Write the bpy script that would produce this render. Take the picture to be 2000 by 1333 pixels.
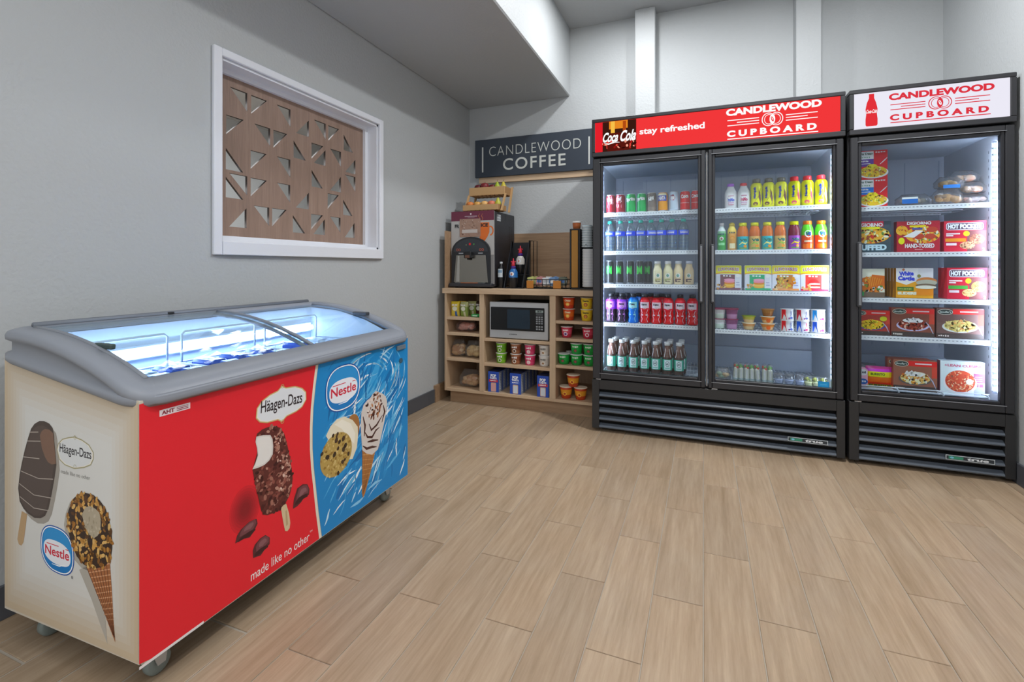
import bpy, bmesh, math, random
import numpy as np
from mathutils import Vector, Matrix
R = random.Random(7)
PI = math.pi
C = bpy.context.scene.collection
for o in list(bpy.data.objects): bpy.data.objects.remove(o)

# ---------------------------------------------------------------- camera, light, exposure
scene = bpy.context.scene
cam_d = bpy.data.cameras.new('camera'); cam = bpy.data.objects.new('camera', cam_d); C.objects.link(cam)
cam_d.sensor_width = 36; cam_d.lens = 36 * 940.9 / 2000
cam_d.shift_y = -(666.5 - 521.7) / 2000; cam_d.shift_x = -1.4 / 2000
cam_d.clip_start = .05; cam_d.clip_end = 60
cam.location = (0, 0, 1.053); cam.rotation_euler = (PI / 2, 0, math.radians(21.59))
scene.camera = cam
vs = scene.view_settings
vs.view_transform = 'Standard'; vs.look = 'None'; vs.gamma = 1; vs.use_curve_mapping = False
vs.exposure = 0.0
w = bpy.data.worlds.new('world'); scene.world = w; w.use_nodes = True
w.node_tree.nodes['Background'].inputs[0].default_value = (.6, .65, .7, 1)
w.node_tree.nodes['Background'].inputs[1].default_value = .3

def area(name, loc, rot, sx, sy, power, col=(1, 1, 1), shape='RECTANGLE', spread=PI):
    l = bpy.data.lights.new(name, 'AREA'); l.shape = shape; l.size = sx; l.size_y = sy
    l.energy = power; l.color = col; l.spread = spread
    o = bpy.data.objects.new(name, l); C.objects.link(o); o.location = loc; o.rotation_euler = rot
    return o
area('ceiling_lamp_near_coolers', (.475, 2.45, 3.0), (0, 0, 0), .15, .15, 46, (.96, .98, 1), 'DISK')
area('ceiling_lamp_by_soffit', (-.467, 3.12, 3.0), (0, 0, 0), .12, .12, 17, (.96, .98, 1), 'DISK')
area('added_overhead_fill', (.1, -.9, 2.98), (0, 0, 0), 2.2, 2.8, 66, (.94, .97, 1))  # added soft fill overhead behind the camera, not a known fitting
area('added_fill_behind', (-.2, -2.9, 1.6), (PI / 2, 0, 0), 3.0, 2.0, 30, (.90, .95, 1))  # added fill aimed at the coolers; the wall behind has no window
area('soffit_lamp', (-1.5, .2, 2.44), (0, 0, 0), .3, .3, 2, (1, .98, .95))
area('next_room_lamp', (-3.2, 2.2, 2.6), (0, 0, 0), 1.6, 2.4, 130, (.95, .98, 1))

# ---------------------------------------------------------------- colour and materials
VIVID = [1.0, 1.0]                       # print gain and saturation of the packaging inks
def lin(h):
    if isinstance(h, (tuple, list)): return tuple(h[:3])
    if VIVID[0] != 1.0:
        g_, s_ = VIVID; VIVID[0] = 1.0; c = lin(h); VIVID[0] = g_; m_ = sum(c) / 3
        return tuple(min(.86, max(.002, (m_ + (v - m_) * s_) * g_)) for v in c)
    h = h.lstrip('#'); o = []
    for i in (0, 2, 4):
        c = int(h[i:i + 2], 16) / 255
        o.append(c / 12.92 if c <= .04045 else ((c + .055) / 1.055) ** 2.4)
    return tuple(o)
def newmat(name):
    m = bpy.data.materials.new(name); m.use_nodes = True
    nt = m.node_tree; nt.nodes.clear()
    out = nt.nodes.new('ShaderNodeOutputMaterial'); return m, nt, out
def N(nt, t, **k):
    n = nt.nodes.new(t)
    for a, b in k.items(): setattr(n, a, b)
    return n
def facing(nt, lo, hi, pw):
    g = N(nt, 'ShaderNodeNewGeometry'); d = N(nt, 'ShaderNodeVectorMath', operation='DOT_PRODUCT')
    nt.links.new(g.outputs['Normal'], d.inputs[0]); nt.links.new(g.outputs['Incoming'], d.inputs[1])
    a = N(nt, 'ShaderNodeMath', operation='ABSOLUTE'); nt.links.new(d.outputs['Value'], a.inputs[0])
    s = N(nt, 'ShaderNodeMath', operation='SUBTRACT'); s.inputs[0].default_value = 1; nt.links.new(a.outputs[0], s.inputs[1])
    p = N(nt, 'ShaderNodeMath', operation='POWER'); nt.links.new(s.outputs[0], p.inputs[0]); p.inputs[1].default_value = pw
    m = N(nt, 'ShaderNodeMath', operation='MULTIPLY_ADD'); nt.links.new(p.outputs[0], m.inputs[0]); m.inputs[1].default_value = hi - lo; m.inputs[2].default_value = lo
    m.use_clamp = True
    return m.outputs[0]
MK = {}
def amat(key):
    """materials that take their colour from the mesh colour attribute 'Col'"""
    if key in MK: return MK[key]
    m, nt, out = newmat('surface_' + key)
    at = N(nt, 'ShaderNodeAttribute', attribute_name='Col')
    if key in ('e', 'led', 'ledf', 'tube'):
        e = N(nt, 'ShaderNodeEmission'); nt.links.new(at.outputs['Color'], e.inputs[0])
        e.inputs[1].default_value = {'e': 1.0, 'led': 92.0, 'ledf': 14.0, 'tube': 30.0}[key]
        nt.links.new(e.outputs[0], out.inputs[0])
    elif key in ('clear', 'wrap', 'pane', 'liquid'):
        t = N(nt, 'ShaderNodeBsdfTransparent'); nt.links.new(at.outputs['Color'], t.inputs[0])
        g = N(nt, 'ShaderNodeBsdfGlossy'); g.inputs['Roughness'].default_value = {'clear': .08, 'wrap': .22, 'pane': .0, 'liquid': .05}[key]
        lo, hi, pw = {'clear': (.10, .75, 2.0), 'wrap': (.07, .4, 2.2), 'pane': (.018, .75, 5), 'liquid': (.05, .6, 3)}[key]
        if key == 'wrap':
            tc = N(nt, 'ShaderNodeTexCoord'); n = N(nt, 'ShaderNodeTexNoise'); n.inputs['Scale'].default_value = 45; n.inputs['Detail'].default_value = 3
            nt.links.new(tc.outputs['Object'], n.inputs['Vector'])
            b = N(nt, 'ShaderNodeBump'); b.inputs['Strength'].default_value = .9; b.inputs['Distance'].default_value = .01
            nt.links.new(n.outputs['Fac'], b.inputs['Height']); nt.links.new(b.outputs[0], g.inputs['Normal'])
        if key in ('wrap', 'clear'):
            df = N(nt, 'ShaderNodeBsdfTranslucent'); df.inputs[0].default_value = (.9, .92, .95, 1); d2 = N(nt, 'ShaderNodeBsdfDiffuse'); d2.inputs[0].default_value = (.85, .88, .92, 1)
            m1 = N(nt, 'ShaderNodeMixShader'); nt.links.new(df.outputs[0], m1.inputs[1]); nt.links.new(d2.outputs[0], m1.inputs[2])
            m2 = N(nt, 'ShaderNodeMixShader'); m2.inputs[0].default_value = .10; nt.links.new(t.outputs[0], m2.inputs[1]); nt.links.new(m1.outputs[0], m2.inputs[2]); t = m2
        mx = N(nt, 'ShaderNodeMixShader'); nt.links.new(facing(nt, lo, hi, pw), mx.inputs[0])
        nt.links.new(t.outputs[0], mx.inputs[1]); nt.links.new(g.outputs[0], mx.inputs[2]); nt.links.new(mx.outputs[0], out.inputs[0])
    else:
        b = N(nt, 'ShaderNodeBsdfPrincipled'); nt.links.new(at.outputs['Color'], b.inputs['Base Color'])
        rough, met, spec = {'g': (.28, 0, .5), 'm': (.75, 0, .35), 's': (.45, 0, .45), 'k': (.3, .55, .5), 'steel': (.22, 1, .5), 'food': (.6, 0, .4), 'liner': (.4, 0, .5)}[key]
        b.inputs['Roughness'].default_value = rough; b.inputs['Metallic'].default_value = met; b.inputs['Specular IOR Level'].default_value = spec
        if key in ('food', 'm'):
            tc = N(nt, 'ShaderNodeTexCoord'); n = N(nt, 'ShaderNodeTexNoise'); n.inputs['Scale'].default_value = 120 if key == 'food' else 400
            nt.links.new(tc.outputs['Object'], n.inputs['Vector']); bp = N(nt, 'ShaderNodeBump'); bp.inputs['Strength'].default_value = .35 if key == 'food' else .08
            bp.inputs['Distance'].default_value = .003; nt.links.new(n.outputs['Fac'], bp.inputs['Height']); nt.links.new(bp.outputs[0], b.inputs['Normal'])
        nt.links.new(b.outputs[0], out.inputs[0])
    MK[key] = m; return m
def ramp(nt, stops):
    r = N(nt, 'ShaderNodeValToRGB'); e = r.color_ramp.elements
    while len(e) < len(stops): e.new(.5)
    for i, (p, c) in enumerate(stops): e[i].position = p; e[i].color = (*lin(c), 1)
    return r
def wood(name, dark, mid, light, axis='X', scale=1.0, rough=.5, fine=.25, perobj=False, bump=.1):
    m, nt, out = newmat(name); L = nt.links.new
    tc = N(nt, 'ShaderNodeTexCoord'); mp = N(nt, 'ShaderNodeMapping')
    s = {'X': (.5, 9, 9), 'Y': (9, .5, 9), 'Z': (9, 9, .5)}[axis]; mp.inputs['Scale'].default_value = [v * scale for v in s]
    src = tc.outputs['Object']
    if perobj:
        oi = N(nt, 'ShaderNodeObjectInfo'); mu = N(nt, 'ShaderNodeMath', operation='MULTIPLY'); mu.inputs[1].default_value = 53.0
        L(oi.outputs['Random'], mu.inputs[0]); ad = N(nt, 'ShaderNodeVectorMath', operation='ADD'); L(src, ad.inputs[0]); L(mu.outputs[0], ad.inputs[1]); src = ad.outputs[0]
    L(src, mp.inputs['Vector'])
    n1 = N(nt, 'ShaderNodeTexNoise'); n1.inputs['Scale'].default_value = 1.6; n1.inputs['Detail'].default_value = 5; n1.inputs['Roughness'].default_value = .6; n1.inputs['Distortion'].default_value = .7; L(mp.outputs[0], n1.inputs['Vector'])
    n2 = N(nt, 'ShaderNodeTexNoise'); n2.inputs['Scale'].default_value = 9; n2.inputs['Detail'].default_value = 8; n2.inputs['Roughness'].default_value = .7; L(mp.outputs[0], n2.inputs['Vector'])
    mx = N(nt, 'ShaderNodeMix'); mx.data_type = 'FLOAT'; mx.inputs[0].default_value = fine; L(n1.outputs['Fac'], mx.inputs[2]); L(n2.outputs['Fac'], mx.inputs[3])
    rp = ramp(nt, [(.3, dark), (.5, mid), (.72, light)]); L(mx.outputs[0], rp.inputs[0]); col = rp.outputs[0]
    if perobj:
        n3 = N(nt, 'ShaderNodeTexNoise'); n3.inputs['Scale'].default_value = 2.6; n3.inputs['Detail'].default_value = 2
        L(src, n3.inputs['Vector']); r3 = ramp(nt, [(.35, '#8d8d8b'), (.62, '#8c8272')]); L(n3.outputs['Fac'], r3.inputs[0])
        m3 = N(nt, 'ShaderNodeMix'); m3.data_type = 'RGBA'; m3.blend_type = 'OVERLAY'; m3.inputs[0].default_value = .35; L(col, m3.inputs[6]); L(r3.outputs[0], m3.inputs[7]); col = m3.outputs[2]
        h = N(nt, 'ShaderNodeHueSaturation'); mr = N(nt, 'ShaderNodeMapRange'); mr.inputs[3].default_value = .91; mr.inputs[4].default_value = 1.07
        L(oi.outputs['Random'], mr.inputs[0]); L(mr.outputs[0], h.inputs['Value']); L(col, h.inputs['Color']); col = h.outputs[0]
    b = N(nt, 'ShaderNodeBsdfPrincipled'); b.inputs['Roughness'].default_value = rough; L(col, b.inputs['Base Color'])
    bp = N(nt, 'ShaderNodeBump'); bp.inputs['Strength'].default_value = bump; bp.inputs['Distance'].default_value = .002; L(n2.outputs['Fac'], bp.inputs['Height']); L(bp.outputs[0], b.inputs['Normal'])
    L(b.outputs[0], out.inputs[0]); return m
def paint(name, c, rough=.6, bump=.25, scale=260):
    m, nt, out = newmat(name); L = nt.links.new
    b = N(nt, 'ShaderNodeBsdfPrincipled'); b.inputs['Base Color'].default_value = (*lin(c), 1); b.inputs['Roughness'].default_value = rough; b.inputs['Specular IOR Level'].default_value = .35
    tc = N(nt, 'ShaderNodeTexCoord'); n = N(nt, 'ShaderNodeTexNoise'); n.inputs['Scale'].default_value = scale; n.inputs['Detail'].default_value = 2.5
    L(tc.outputs['Object'], n.inputs['Vector']); bp = N(nt, 'ShaderNodeBump'); bp.inputs['Strength'].default_value = bump; bp.inputs['Distance'].default_value = .003
    L(n.outputs['Fac'], bp.inputs['Height']); L(bp.outputs[0], b.inputs['Normal']); L(b.outputs[0], out.inputs[0]); return m
M_WALL = paint('wall_paint', '#b7babb', .55, .6, 75)
M_CEIL = paint('ceiling_paint', '#b4b6b7', .8, .3, 90)
M_TRIM = paint('white_trim_paint', '#e4e6ec', .35, .05)
M_BASE = paint('baseboard_vinyl', '#53555a', .45, .05)
M_GROUT = paint('grout', '#aca294', .8, .1)
M_TILE = wood('wood_look_tile', '#9b8468', '#b69e84', '#cab69b', 'Y', 1.0, .40, .55, True, .15)
M_OAK = wood('oak_laminate', '#b7987a', '#c9ad8e', '#d6bc9d', 'X', 1.3, .5, .5)
M_OAKV = wood('oak_laminate_upright', '#b7987a', '#c9ad8e', '#d6bc9d', 'Z', 1.3, .5, .5)
M_DOAK = wood('dark_oak_laminate', '#8a6c52', '#9f8164', '#b09374', 'X', 1.6, .5, .5)
M_SCREEN = wood('walnut_laminate', '#7f6a5b', '#93796a', '#a48b7a', 'Z', 1.8, .55, .5)

# ---------------------------------------------------------------- flat print: shapes and lettering
_tx = {}
def glyphs(s, bold=0.0, sp=1.0, res=2):
    k = (s, round(bold, 3), sp, res)
    if k in _tx: return _tx[k]
    cu = bpy.data.curves.new('t', 'FONT'); cu.body = s; cu.size = 1; cu.offset = bold; cu.space_character = sp; cu.resolution_u = res; cu.fill_mode = 'FRONT'
    ob = bpy.data.objects.new('t', cu); C.objects.link(ob)
    dg = bpy.context.evaluated_depsgraph_get(); me = bpy.data.meshes.new_from_object(ob.evaluated_get(dg))
    v = np.array([(a.co.x, a.co.y) for a in me.vertices]) if len(me.vertices) else np.zeros((0, 2))
    f = [tuple(p.vertices) for p in me.polygons]
    bpy.data.objects.remove(ob); bpy.data.curves.remove(cu); bpy.data.meshes.remove(me)
    if len(v): v = v - v.min(0); ext = v.max(0)
    else: ext = np.array([1, 1])
    _tx[k] = (v, f, ext); return _tx[k]
FINE = {'CHIPS', 'OATS', 'NOODLE', 'Loops', 'Smacks', 'tea', 'ham', 'PACK', 'SIMPLE', 'breakfast', 'bowl', 'large', 'frappe', 'COCO', 'green', 'Bolt', 'd', 'BODY', 'diet', 'jalapeno', '12:05', 'MON', 'EL', 'frosted', 'Hamilton Beach'}
class G:
    def __init__(s): s.it = []          # (points, faces, colour, layer)
    def poly(s, p, c, l=1): s.it.append((list(p), [tuple(range(len(p)))], c, l)); return s
    def rect(s, x0, y0, x1, y1, c, l=1, n=1):
        for i in range(n):
            a = x0 + (x1 - x0) * i / n; b = x0 + (x1 - x0) * (i + 1) / n
            s.poly([(a, y0), (b, y0), (b, y1), (a, y1)], c, l)
        return s
    def rrect(s, x0, y0, x1, y1, r, c, l=1):
        p = []
        for cx, cy, a0 in ((x1 - r, y1 - r, 0), (x0 + r, y1 - r, 90), (x0 + r, y0 + r, 180), (x1 - r, y0 + r, 270)):
            for k in range(5): a = math.radians(a0 + 22.5 * k); p.append((cx + r * math.cos(a), cy + r * math.sin(a)))
        return s.poly(p, c, l)
    def ell(s, cx, cy, rx, ry, c, l=1, n=20, rot=0.0):
        ca, sa = math.cos(rot), math.sin(rot)
        return s.poly([(cx + rx * math.cos(t) * ca - ry * math.sin(t) * sa, cy + rx * math.cos(t) * sa + ry * math.sin(t) * ca) for t in [2 * PI * i / n for i in range(n)]], c, l)
    def line(s, pts, wd, c, l=1, taper=False):
        n = len(pts); up = []; dn = []
        for i in range(n):
            a = pts[max(0, i - 1)]; b = pts[min(n - 1, i + 1)]
            dx, dy = b[0] - a[0], b[1] - a[1]; L = math.hypot(dx, dy) or 1
            k = wd / 2 * (math.sin(PI * (i + .3) / (n - .4)) if taper else 1)
            up.append((pts[i][0] - dy / L * k, pts[i][1] + dx / L * k)); dn.append((pts[i][0] + dy / L * k, pts[i][1] - dx / L * k))
        for i in range(n - 1): s.poly([dn[i], dn[i + 1], up[i + 1], up[i]], c, l)
        return s
    def ring(s, cx, cy, rx, ry, wd, c, l=1, n=28, a0=0, a1=2 * PI, rot=0.0):
        ca, sa = math.cos(rot), math.sin(rot)
        return s.line([(cx + rx * math.cos(t) * ca - ry * math.sin(t) * sa, cy + rx * math.cos(t) * sa + ry * math.sin(t) * ca) for t in [a0 + (a1 - a0) * i / n for i in range(n + 1)]], wd, c, l)
    def text(s, t, x, y, wd, h, c, l=2, bold=.0, rot=0.0, shear=0.0, arch=0.0, sp=1.0):
        """lettering fitted into a box centred on x, y; print too small to read in the photo becomes plain marks"""
        if t in FINE:
            n = max(3, len(t)); rn = random.Random(n * 7 + len(s.it)); ca, sa = math.cos(rot), math.sin(rot)
            for i in range(n):
                x0 = -wd / 2 + wd * i / n; x1 = x0 + wd / n * rn.uniform(.55, .8); y0 = -h / 2 * rn.uniform(.6, 1); y1 = h / 2 * rn.uniform(.5, 1)
                s.poly([(x + a * ca - b * sa, y + a * sa + b * ca) for a, b in ((x0, y0), (x1, y0), (x1, y1), (x0, y1))], c, l)
            return s
        v, f, e = glyphs(t, bold, sp, 7 if wd > .09 else 3)
        if not len(v): return s
        q = v / e - .5; qx = q[:, 0] * wd; qy = q[:, 1] * h
        qy = qy + arch * (1 - (2 * q[:, 0]) ** 2); qx = qx + shear * qy
        ca, sa = math.cos(rot), math.sin(rot)
        s.it.append(([(x + a * ca - b * sa, y + a * sa + b * ca) for a, b in zip(qx, qy)], f, c, l)); return s
def inside(p, poly):
    x, y = p; k = False; n = len(poly)
    for i in range(n):
        a, b = poly[i], poly[i - 1]
        if (a[1] > y) != (b[1] > y) and x < (b[0] - a[0]) * (y - a[1]) / (b[1] - a[1]) + a[0]: k = not k
    return k
def scatter(g, poly, n, sz, cols, l, asp=.6, rnd=None, hole=None, sides=6):
    rnd = rnd or R; xs = [p[0] for p in poly]; ys = [p[1] for p in poly]; k = 0; t = 0
    while k < n and t < n * 12:
        t += 1; p = (rnd.uniform(min(xs), max(xs)), rnd.uniform(min(ys), max(ys)))
        if not inside(p, poly) or (hole and inside(p, hole)): continue
        s_ = sz * rnd.uniform(.6, 1.25); g.ell(p[0], p[1], s_, s_ * asp, rnd.choice(cols), l + (k % 3) * .3, sides, rnd.uniform(0, PI)); k += 1
    return g
def food(g, cx, cy, rx, ry, cols, n, l=3, plate='#f0f0f0', seed=1, sz=.12):
    rn = random.Random(seed)
    if plate: g.ell(cx, cy - ry * .18, rx * 1.12, ry * 1.02, plate, l - .5, 26)
    g.ell(cx, cy, rx, ry, cols[0], l, 24)
    P = [(cx + rx * .95 * math.cos(2 * PI * i / 24), cy + ry * .95 * math.sin(2 * PI * i / 24)) for i in range(24)]
    return scatter(g, P, n, max(rx, ry) * sz, cols, l + .4, .55, rn)

# ---------------------------------------------------------------- mesh builder
class MB:
    def __init__(s): s.v = []; s.f = []; s.c = []; s.k = []; s.sm = []
    def add(s, vs_, fs, col, mk='s', smooth=False):
        b = len(s.v); s.v.extend(vs_)
        single = not (isinstance(col, list))
        for i, f in enumerate(fs):
            s.f.append(tuple(b + j for j in f)); s.c.append(lin(col if single else col[i])); s.k.append(mk if not isinstance(mk, list) else mk[i]); s.sm.append(smooth)
        return s
    def box(s, x0, x1, y0, y1, z0, z1, col='#888888', mk='s', bev=0.0, faces=None):
        """faces: dict of own colours for '-x','+x','-y','+y','-z','+z'"""
        if x0 > x1: x0, x1 = x1, x0
        if y0 > y1: y0, y1 = y1, y0
        if z0 > z1: z0, z1 = z1, z0
        fc = faces or {}; nm = ['-x', '+x', '-y', '+y', '-z', '+z']
        if not bev:
            V = [(x, y, z) for x in (x0, x1) for y in (y0, y1) for z in (z0, z1)]
            F = [(0, 1, 3, 2), (4, 6, 7, 5), (0, 4, 5, 1), (2, 3, 7, 6), (0, 2, 6, 4), (1, 5, 7, 3)]
            return s.add(V, F, [fc.get(n, col) for n in nm], mk)
        b = min(bev, (x1 - x0) * .49, (y1 - y0) * .49, (z1 - z0) * .49)
        lo = (x0, y0, z0); hi = (x1, y1, z1); V = []; ix = {}
        for sx in (0, 1):
            for sy in (0, 1):
                for sz in (0, 1):
                    sg = (sx, sy, sz)
                    for a in range(3):
                        p = [0, 0, 0]
                        for k in range(3):
                            e = hi[k] if sg[k] else lo[k]
                            p[k] = e if k == a else (e - b if sg[k] else e + b)
                        ix[(sx, sy, sz, a)] = len(V); V.append(tuple(p))
        F = []; cl = []
        def q(*a): return [ix[t] for t in a]
        for a in range(3):
            o1, o2 = [k for k in range(3) if k != a]
            for sd in (0, 1):
                ring = []
                for u, v in ((0, 0), (1, 0), (1, 1), (0, 1)):
                    t = [0, 0, 0]; t[a] = sd; t[o1] = u; t[o2] = v; ring.append(ix[(*t, a)])
                if (sd == 1) == (a == 1): ring = ring[::-1]
                F.append(tuple(ring)); cl.append(fc.get(nm[a * 2 + sd], col))
        for a in range(3):
            o1, o2 = [k for k in range(3) if k != a]
            for u in (0, 1):
                for v in (0, 1):
                    def vv(e, ax):
                        t = [0, 0, 0]; t[a] = e; t[o1] = u; t[o2] = v; return ix[(*t, ax)]
                    F.append((vv(0, o1), vv(1, o1), vv(1, o2), vv(0, o2))); cl.append(col)
        for sx in (0, 1):
            for sy in (0, 1):
                for sz in (0, 1): F.append((ix[(sx, sy, sz, 0)], ix[(sx, sy, sz, 1)], ix[(sx, sy, sz, 2)])); cl.append(col)
        return s.add(V, F, cl, mk)
    def lathe(s, prof, cols, n=20, cx=0, cy=0, mk='g', smooth=True, sq=0.0):
        """prof [(r, z)], one colour per band; sq > 0 squares the section"""
        V = []; F = []; cl = []; mks = []
        for r, z in prof:
            for i in range(n):
                t = 2 * PI * i / n; ct, st = math.cos(t), math.sin(t)
                k = 1 if not sq else 1 / ((abs(ct) ** (2 + sq) + abs(st) ** (2 + sq)) ** (1 / (2 + sq)))
                V.append((cx + r * k * ct, cy + r * k * st, z))
        for j in range(len(prof) - 1):
            c_ = cols[j] if isinstance(cols, list) else cols
            m_ = mk[j] if isinstance(mk, list) else mk
            for i in range(n):
                F.append((j * n + i, j * n + (i + 1) % n, (j + 1) * n + (i + 1) % n, (j + 1) * n + i)); cl.append(c_); mks.append(m_)
        if prof[0][0] > 1e-5: F.append(tuple(range(n - 1, -1, -1))); cl.append(cl[0]); mks.append(mks[0])
        if prof[-1][0] > 1e-5: F.append(tuple((len(prof) - 1) * n + i for i in range(n))); cl.append(cl[-1]); mks.append(mks[-1])
        return s.add(V, F, cl, mks, smooth)
    def tube(s, pts, r, col, n=6, mk='s', closed=False):
        P = [Vector(p) for p in pts]; V = []; F = []; m = len(P); up = None
        for i in range(m):
            a = P[i - 1] if (i > 0 or closed) else P[i]; b = P[(i + 1) % m] if (i < m - 1 or closed) else P[i]
            d = (b - a).normalized()
            if up is None: up = Vector((0, 0, 1)) if abs(d.z) < .9 else Vector((1, 0, 0))
            x = d.cross(up).normalized(); y = x.cross(d).normalized(); up = y
            for k in range(n): t = 2 * PI * k / n; V.append(tuple(P[i] + x * (r * math.cos(t)) + y * (r * math.sin(t))))
        for i in range(m if closed else m - 1):
            j = (i + 1) % m
            for k in range(n): F.append((i * n + k, i * n + (k + 1) % n, j * n + (k + 1) % n, j * n + k))
        if not closed: F.append(tuple(range(n))[::-1]); F.append(tuple((m - 1) * n + k for k in range(n)))
        return s.add(V, F, col, mk, True)
    def prism(s, poly, fn, d0, d1, col, mk='s', colside=None):
        n = len(poly); V = [fn(u, v, d0) for u, v in poly] + [fn(u, v, d1) for u, v in poly]
        F = [tuple(range(n))[::-1], tuple(range(n, 2 * n))] + [(i, (i + 1) % n, n + (i + 1) % n, n + i) for i in range(n)]
        return s.add(V, F, [col, col] + [colside or col] * n, mk)
    def gfx(s, g, fn, eps=.0003, mk='s'):
        for pts, fs, c, l in g.it: s.add([fn(u, v, eps * l) for u, v in pts], fs, c, mk)
        return s
    def ball(s, cx, cy, cz, rx, ry, rz, col, mk='g', n=12, m=8, bump=0, seed=0):
        rn = random.Random(seed); V = []; F = []
        for j in range(m + 1):
            ph = PI * j / m
            for i in range(n):
                t = 2 * PI * i / n; k = 1 + bump * (rn.random() - .5)
                V.append((cx + rx * k * math.sin(ph) * math.cos(t), cy + ry * k * math.sin(ph) * math.sin(t), cz - rz * k * math.cos(ph)))
        for j in range(m):
            for i in range(n): F.append((j * n + i, j * n + (i + 1) % n, (j + 1) * n + (i + 1) % n, (j + 1) * n + i))
        return s.add(V, F, col, mk, True)
    def mesh(s, name='m', mat=None):
        me = bpy.data.meshes.new(name); me.from_pydata(s.v, [], s.f)
        if mat is not None: me.materials.append(mat)
        else:
            ks = []
            for k in s.k:
                if k not in ks: ks.append(k)
            for k in ks: me.materials.append(amat(k))
            me.polygons.foreach_set('material_index', [ks.index(k) for k in s.k])
            at = me.color_attributes.new('Col', 'FLOAT_COLOR', 'CORNER')
            a = []
            for f, c in zip(s.f, s.c): a.extend([c[0], c[1], c[2], 1.0] * len(f))
            at.data.foreach_set('color', a)
        me.polygons.foreach_set('use_smooth', s.sm)
        me.update(); return me
FY = lambda y0=0.0: (lambda u, v, d: (u, y0 - d, v))           # flat print facing the camera side (-Y)
FX = lambda x0=0.0: (lambda u, v, d: (x0 + d, u, v))           # flat print facing +X, u runs along Y
def CONE(r0, r1, h): return lambda u, v, d: (math.sin(u / r1) * (r0 + (r1 - r0) * v / h + .0006 + d), -math.cos(u / r1) * (r0 + (r1 - r0) * v / h + .0006 + d), v)
def CYL(r): return lambda u, v, d: (math.sin(u / r) * (r + d), -math.cos(u / r) * (r + d), v)

def obj(name, src, parent=None, mat=None, loc=(0, 0, 0), rz=0, label=None, cat=None, group=None, kind=None):
    me = src.mesh(name, mat) if isinstance(src, MB) else src
    o = bpy.data.objects.new(name, me); C.objects.link(o); o.location = loc; o.rotation_euler = (0, 0, rz); o.parent = parent
    tag(o, label, cat, group, kind); return o
def empty(name, loc=(0, 0, 0), rz=0, label=None, cat=None, group=None, kind=None):
    o = bpy.data.objects.new(name, None); C.objects.link(o); o.location = loc; o.rotation_euler = (0, 0, rz); o.empty_display_size = .05
    tag(o, label, cat, group, kind); return o
def tag(o, label=None, cat=None, group=None, kind=None):
    for k, v in (('label', label), ('category', cat), ('group', group), ('kind', kind)):
        if v: o[k] = v
def struct(name, mb, mat, parent=None): return obj(name, mb, parent, mat, kind='structure')
def bx(*a, bev=0.0): return MB().box(*a, bev=bev)
PROTO = {}
def proto(name, root, parts=()):
    """root: MB or None (Empty); parts: (name, MB, [sub-parts], label)"""
    PROTO[name] = (root.mesh(name) if root else None, [(p[0], p[1].mesh(p[0]), [(q[0], q[1].mesh(q[0])) for q in (p[2] if len(p) > 2 else [])], p[3] if len(p) > 3 else None) for p in parts])
def put(pname, name, loc, label, cat, group=None, rz=0):
    me, parts = PROTO[pname]
    o = obj(name, me, loc=loc, rz=rz, label=label, cat=cat, group=group) if me else empty(name, loc, rz, label, cat, group)
    for n, m, sub, lb in parts:
        p = obj(n, m, o, label=lb)
        for a, b in sub: obj(a, b, p)
    return o
ORD = ['leftmost', 'second from left', 'third from left', 'fourth from left', 'fifth from left', 'sixth from left', 'seventh from left', 'eighth from left', 'ninth from left', 'tenth from left']

# ---------------------------------------------------------------- the room
YB, XL, XR, ZC, ZS = 3.874, -1.95, 1.425, 3.014, 2.462
fl = struct('floor', bx(-2.1, 2.2, -3.1, 4.0, -.12, -.003), M_GROUT)
TW, TL, GR = .1525, .6, .0032
tile_me = {}
def tile_mesh(wd, ln):
    k = (round(wd, 4), round(ln, 4))
    if k not in tile_me: tile_me[k] = MB().box(0, wd, 0, ln, -.010, 0, bev=.0012).mesh('tile', M_TILE)
    return tile_me[k]
for k in range(-13, 10):
    x0 = max(k * TW, XL); x1 = min((k + 1) * TW, XR)
    if x1 - x0 < .02: continue
    ph = 1.912 if k % 2 == 0 else 2.207
    j = math.floor((.25 - ph) / TL)
    while ph + j * TL < YB:
        y0 = max(ph + j * TL, .25); y1 = min(ph + (j + 1) * TL, YB)
        gl = GR * (2.2 if x1 < -1.2 else 1)
        if y1 - y0 > .03: obj('tile', tile_mesh(x1 - x0 - gl, y1 - y0 - gl), fl, loc=(x0 + gl / 2, y0 + gl / 2, 0))
        j += 1
struct('floor_behind', bx(-2.0, 2.1, -3.0, .25, -.003, 0), M_TILE)

# left wall with its pass-through window
WY0, WY1, WZ0, WZ1 = 1.476, 2.566, 1.165, 1.968
mb = MB()
for a in ((-3.1, WY0, 0, 3.1), (WY1, 4.0, 0, 3.1), (WY0, WY1, 0, WZ0), (WY0, WY1, WZ1, 3.1)): mb.box(XL - .14, XL, a[0], a[1], a[2], a[3])
struct('wall_left', mb, M_WALL)
struct('wall_back', bx(XL - .14, XR + .1, YB, YB + .1, 0, 3.1), M_WALL)
struct('wall_right', bx(XR, XR + .1, -3.1, YB, 0, 3.1), M_WALL)
struct('wall_behind', bx(XL, XR, -3.1, -3.0, 0, 3.1), M_WALL)
struct('ceiling', bx(-1.025, XR, -3.0, YB, ZC, ZC + .08), M_CEIL)
struct('ceiling_soffit', bx(XL, -1.025, -3.0, YB, ZS, ZC + .08, bev=.008), M_WALL)
struct('column', bx(-.485, -.337, 3.755, YB, 0, ZC, bev=.004), M_WALL)
struct('column', bx(.587, .736, 3.755, YB, 0, ZC, bev=.004), M_WALL)
struct('baseboard_left', bx(XL, XL + .012, -3.0, 3.255, 0, .102, bev=.002), M_BASE)
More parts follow.
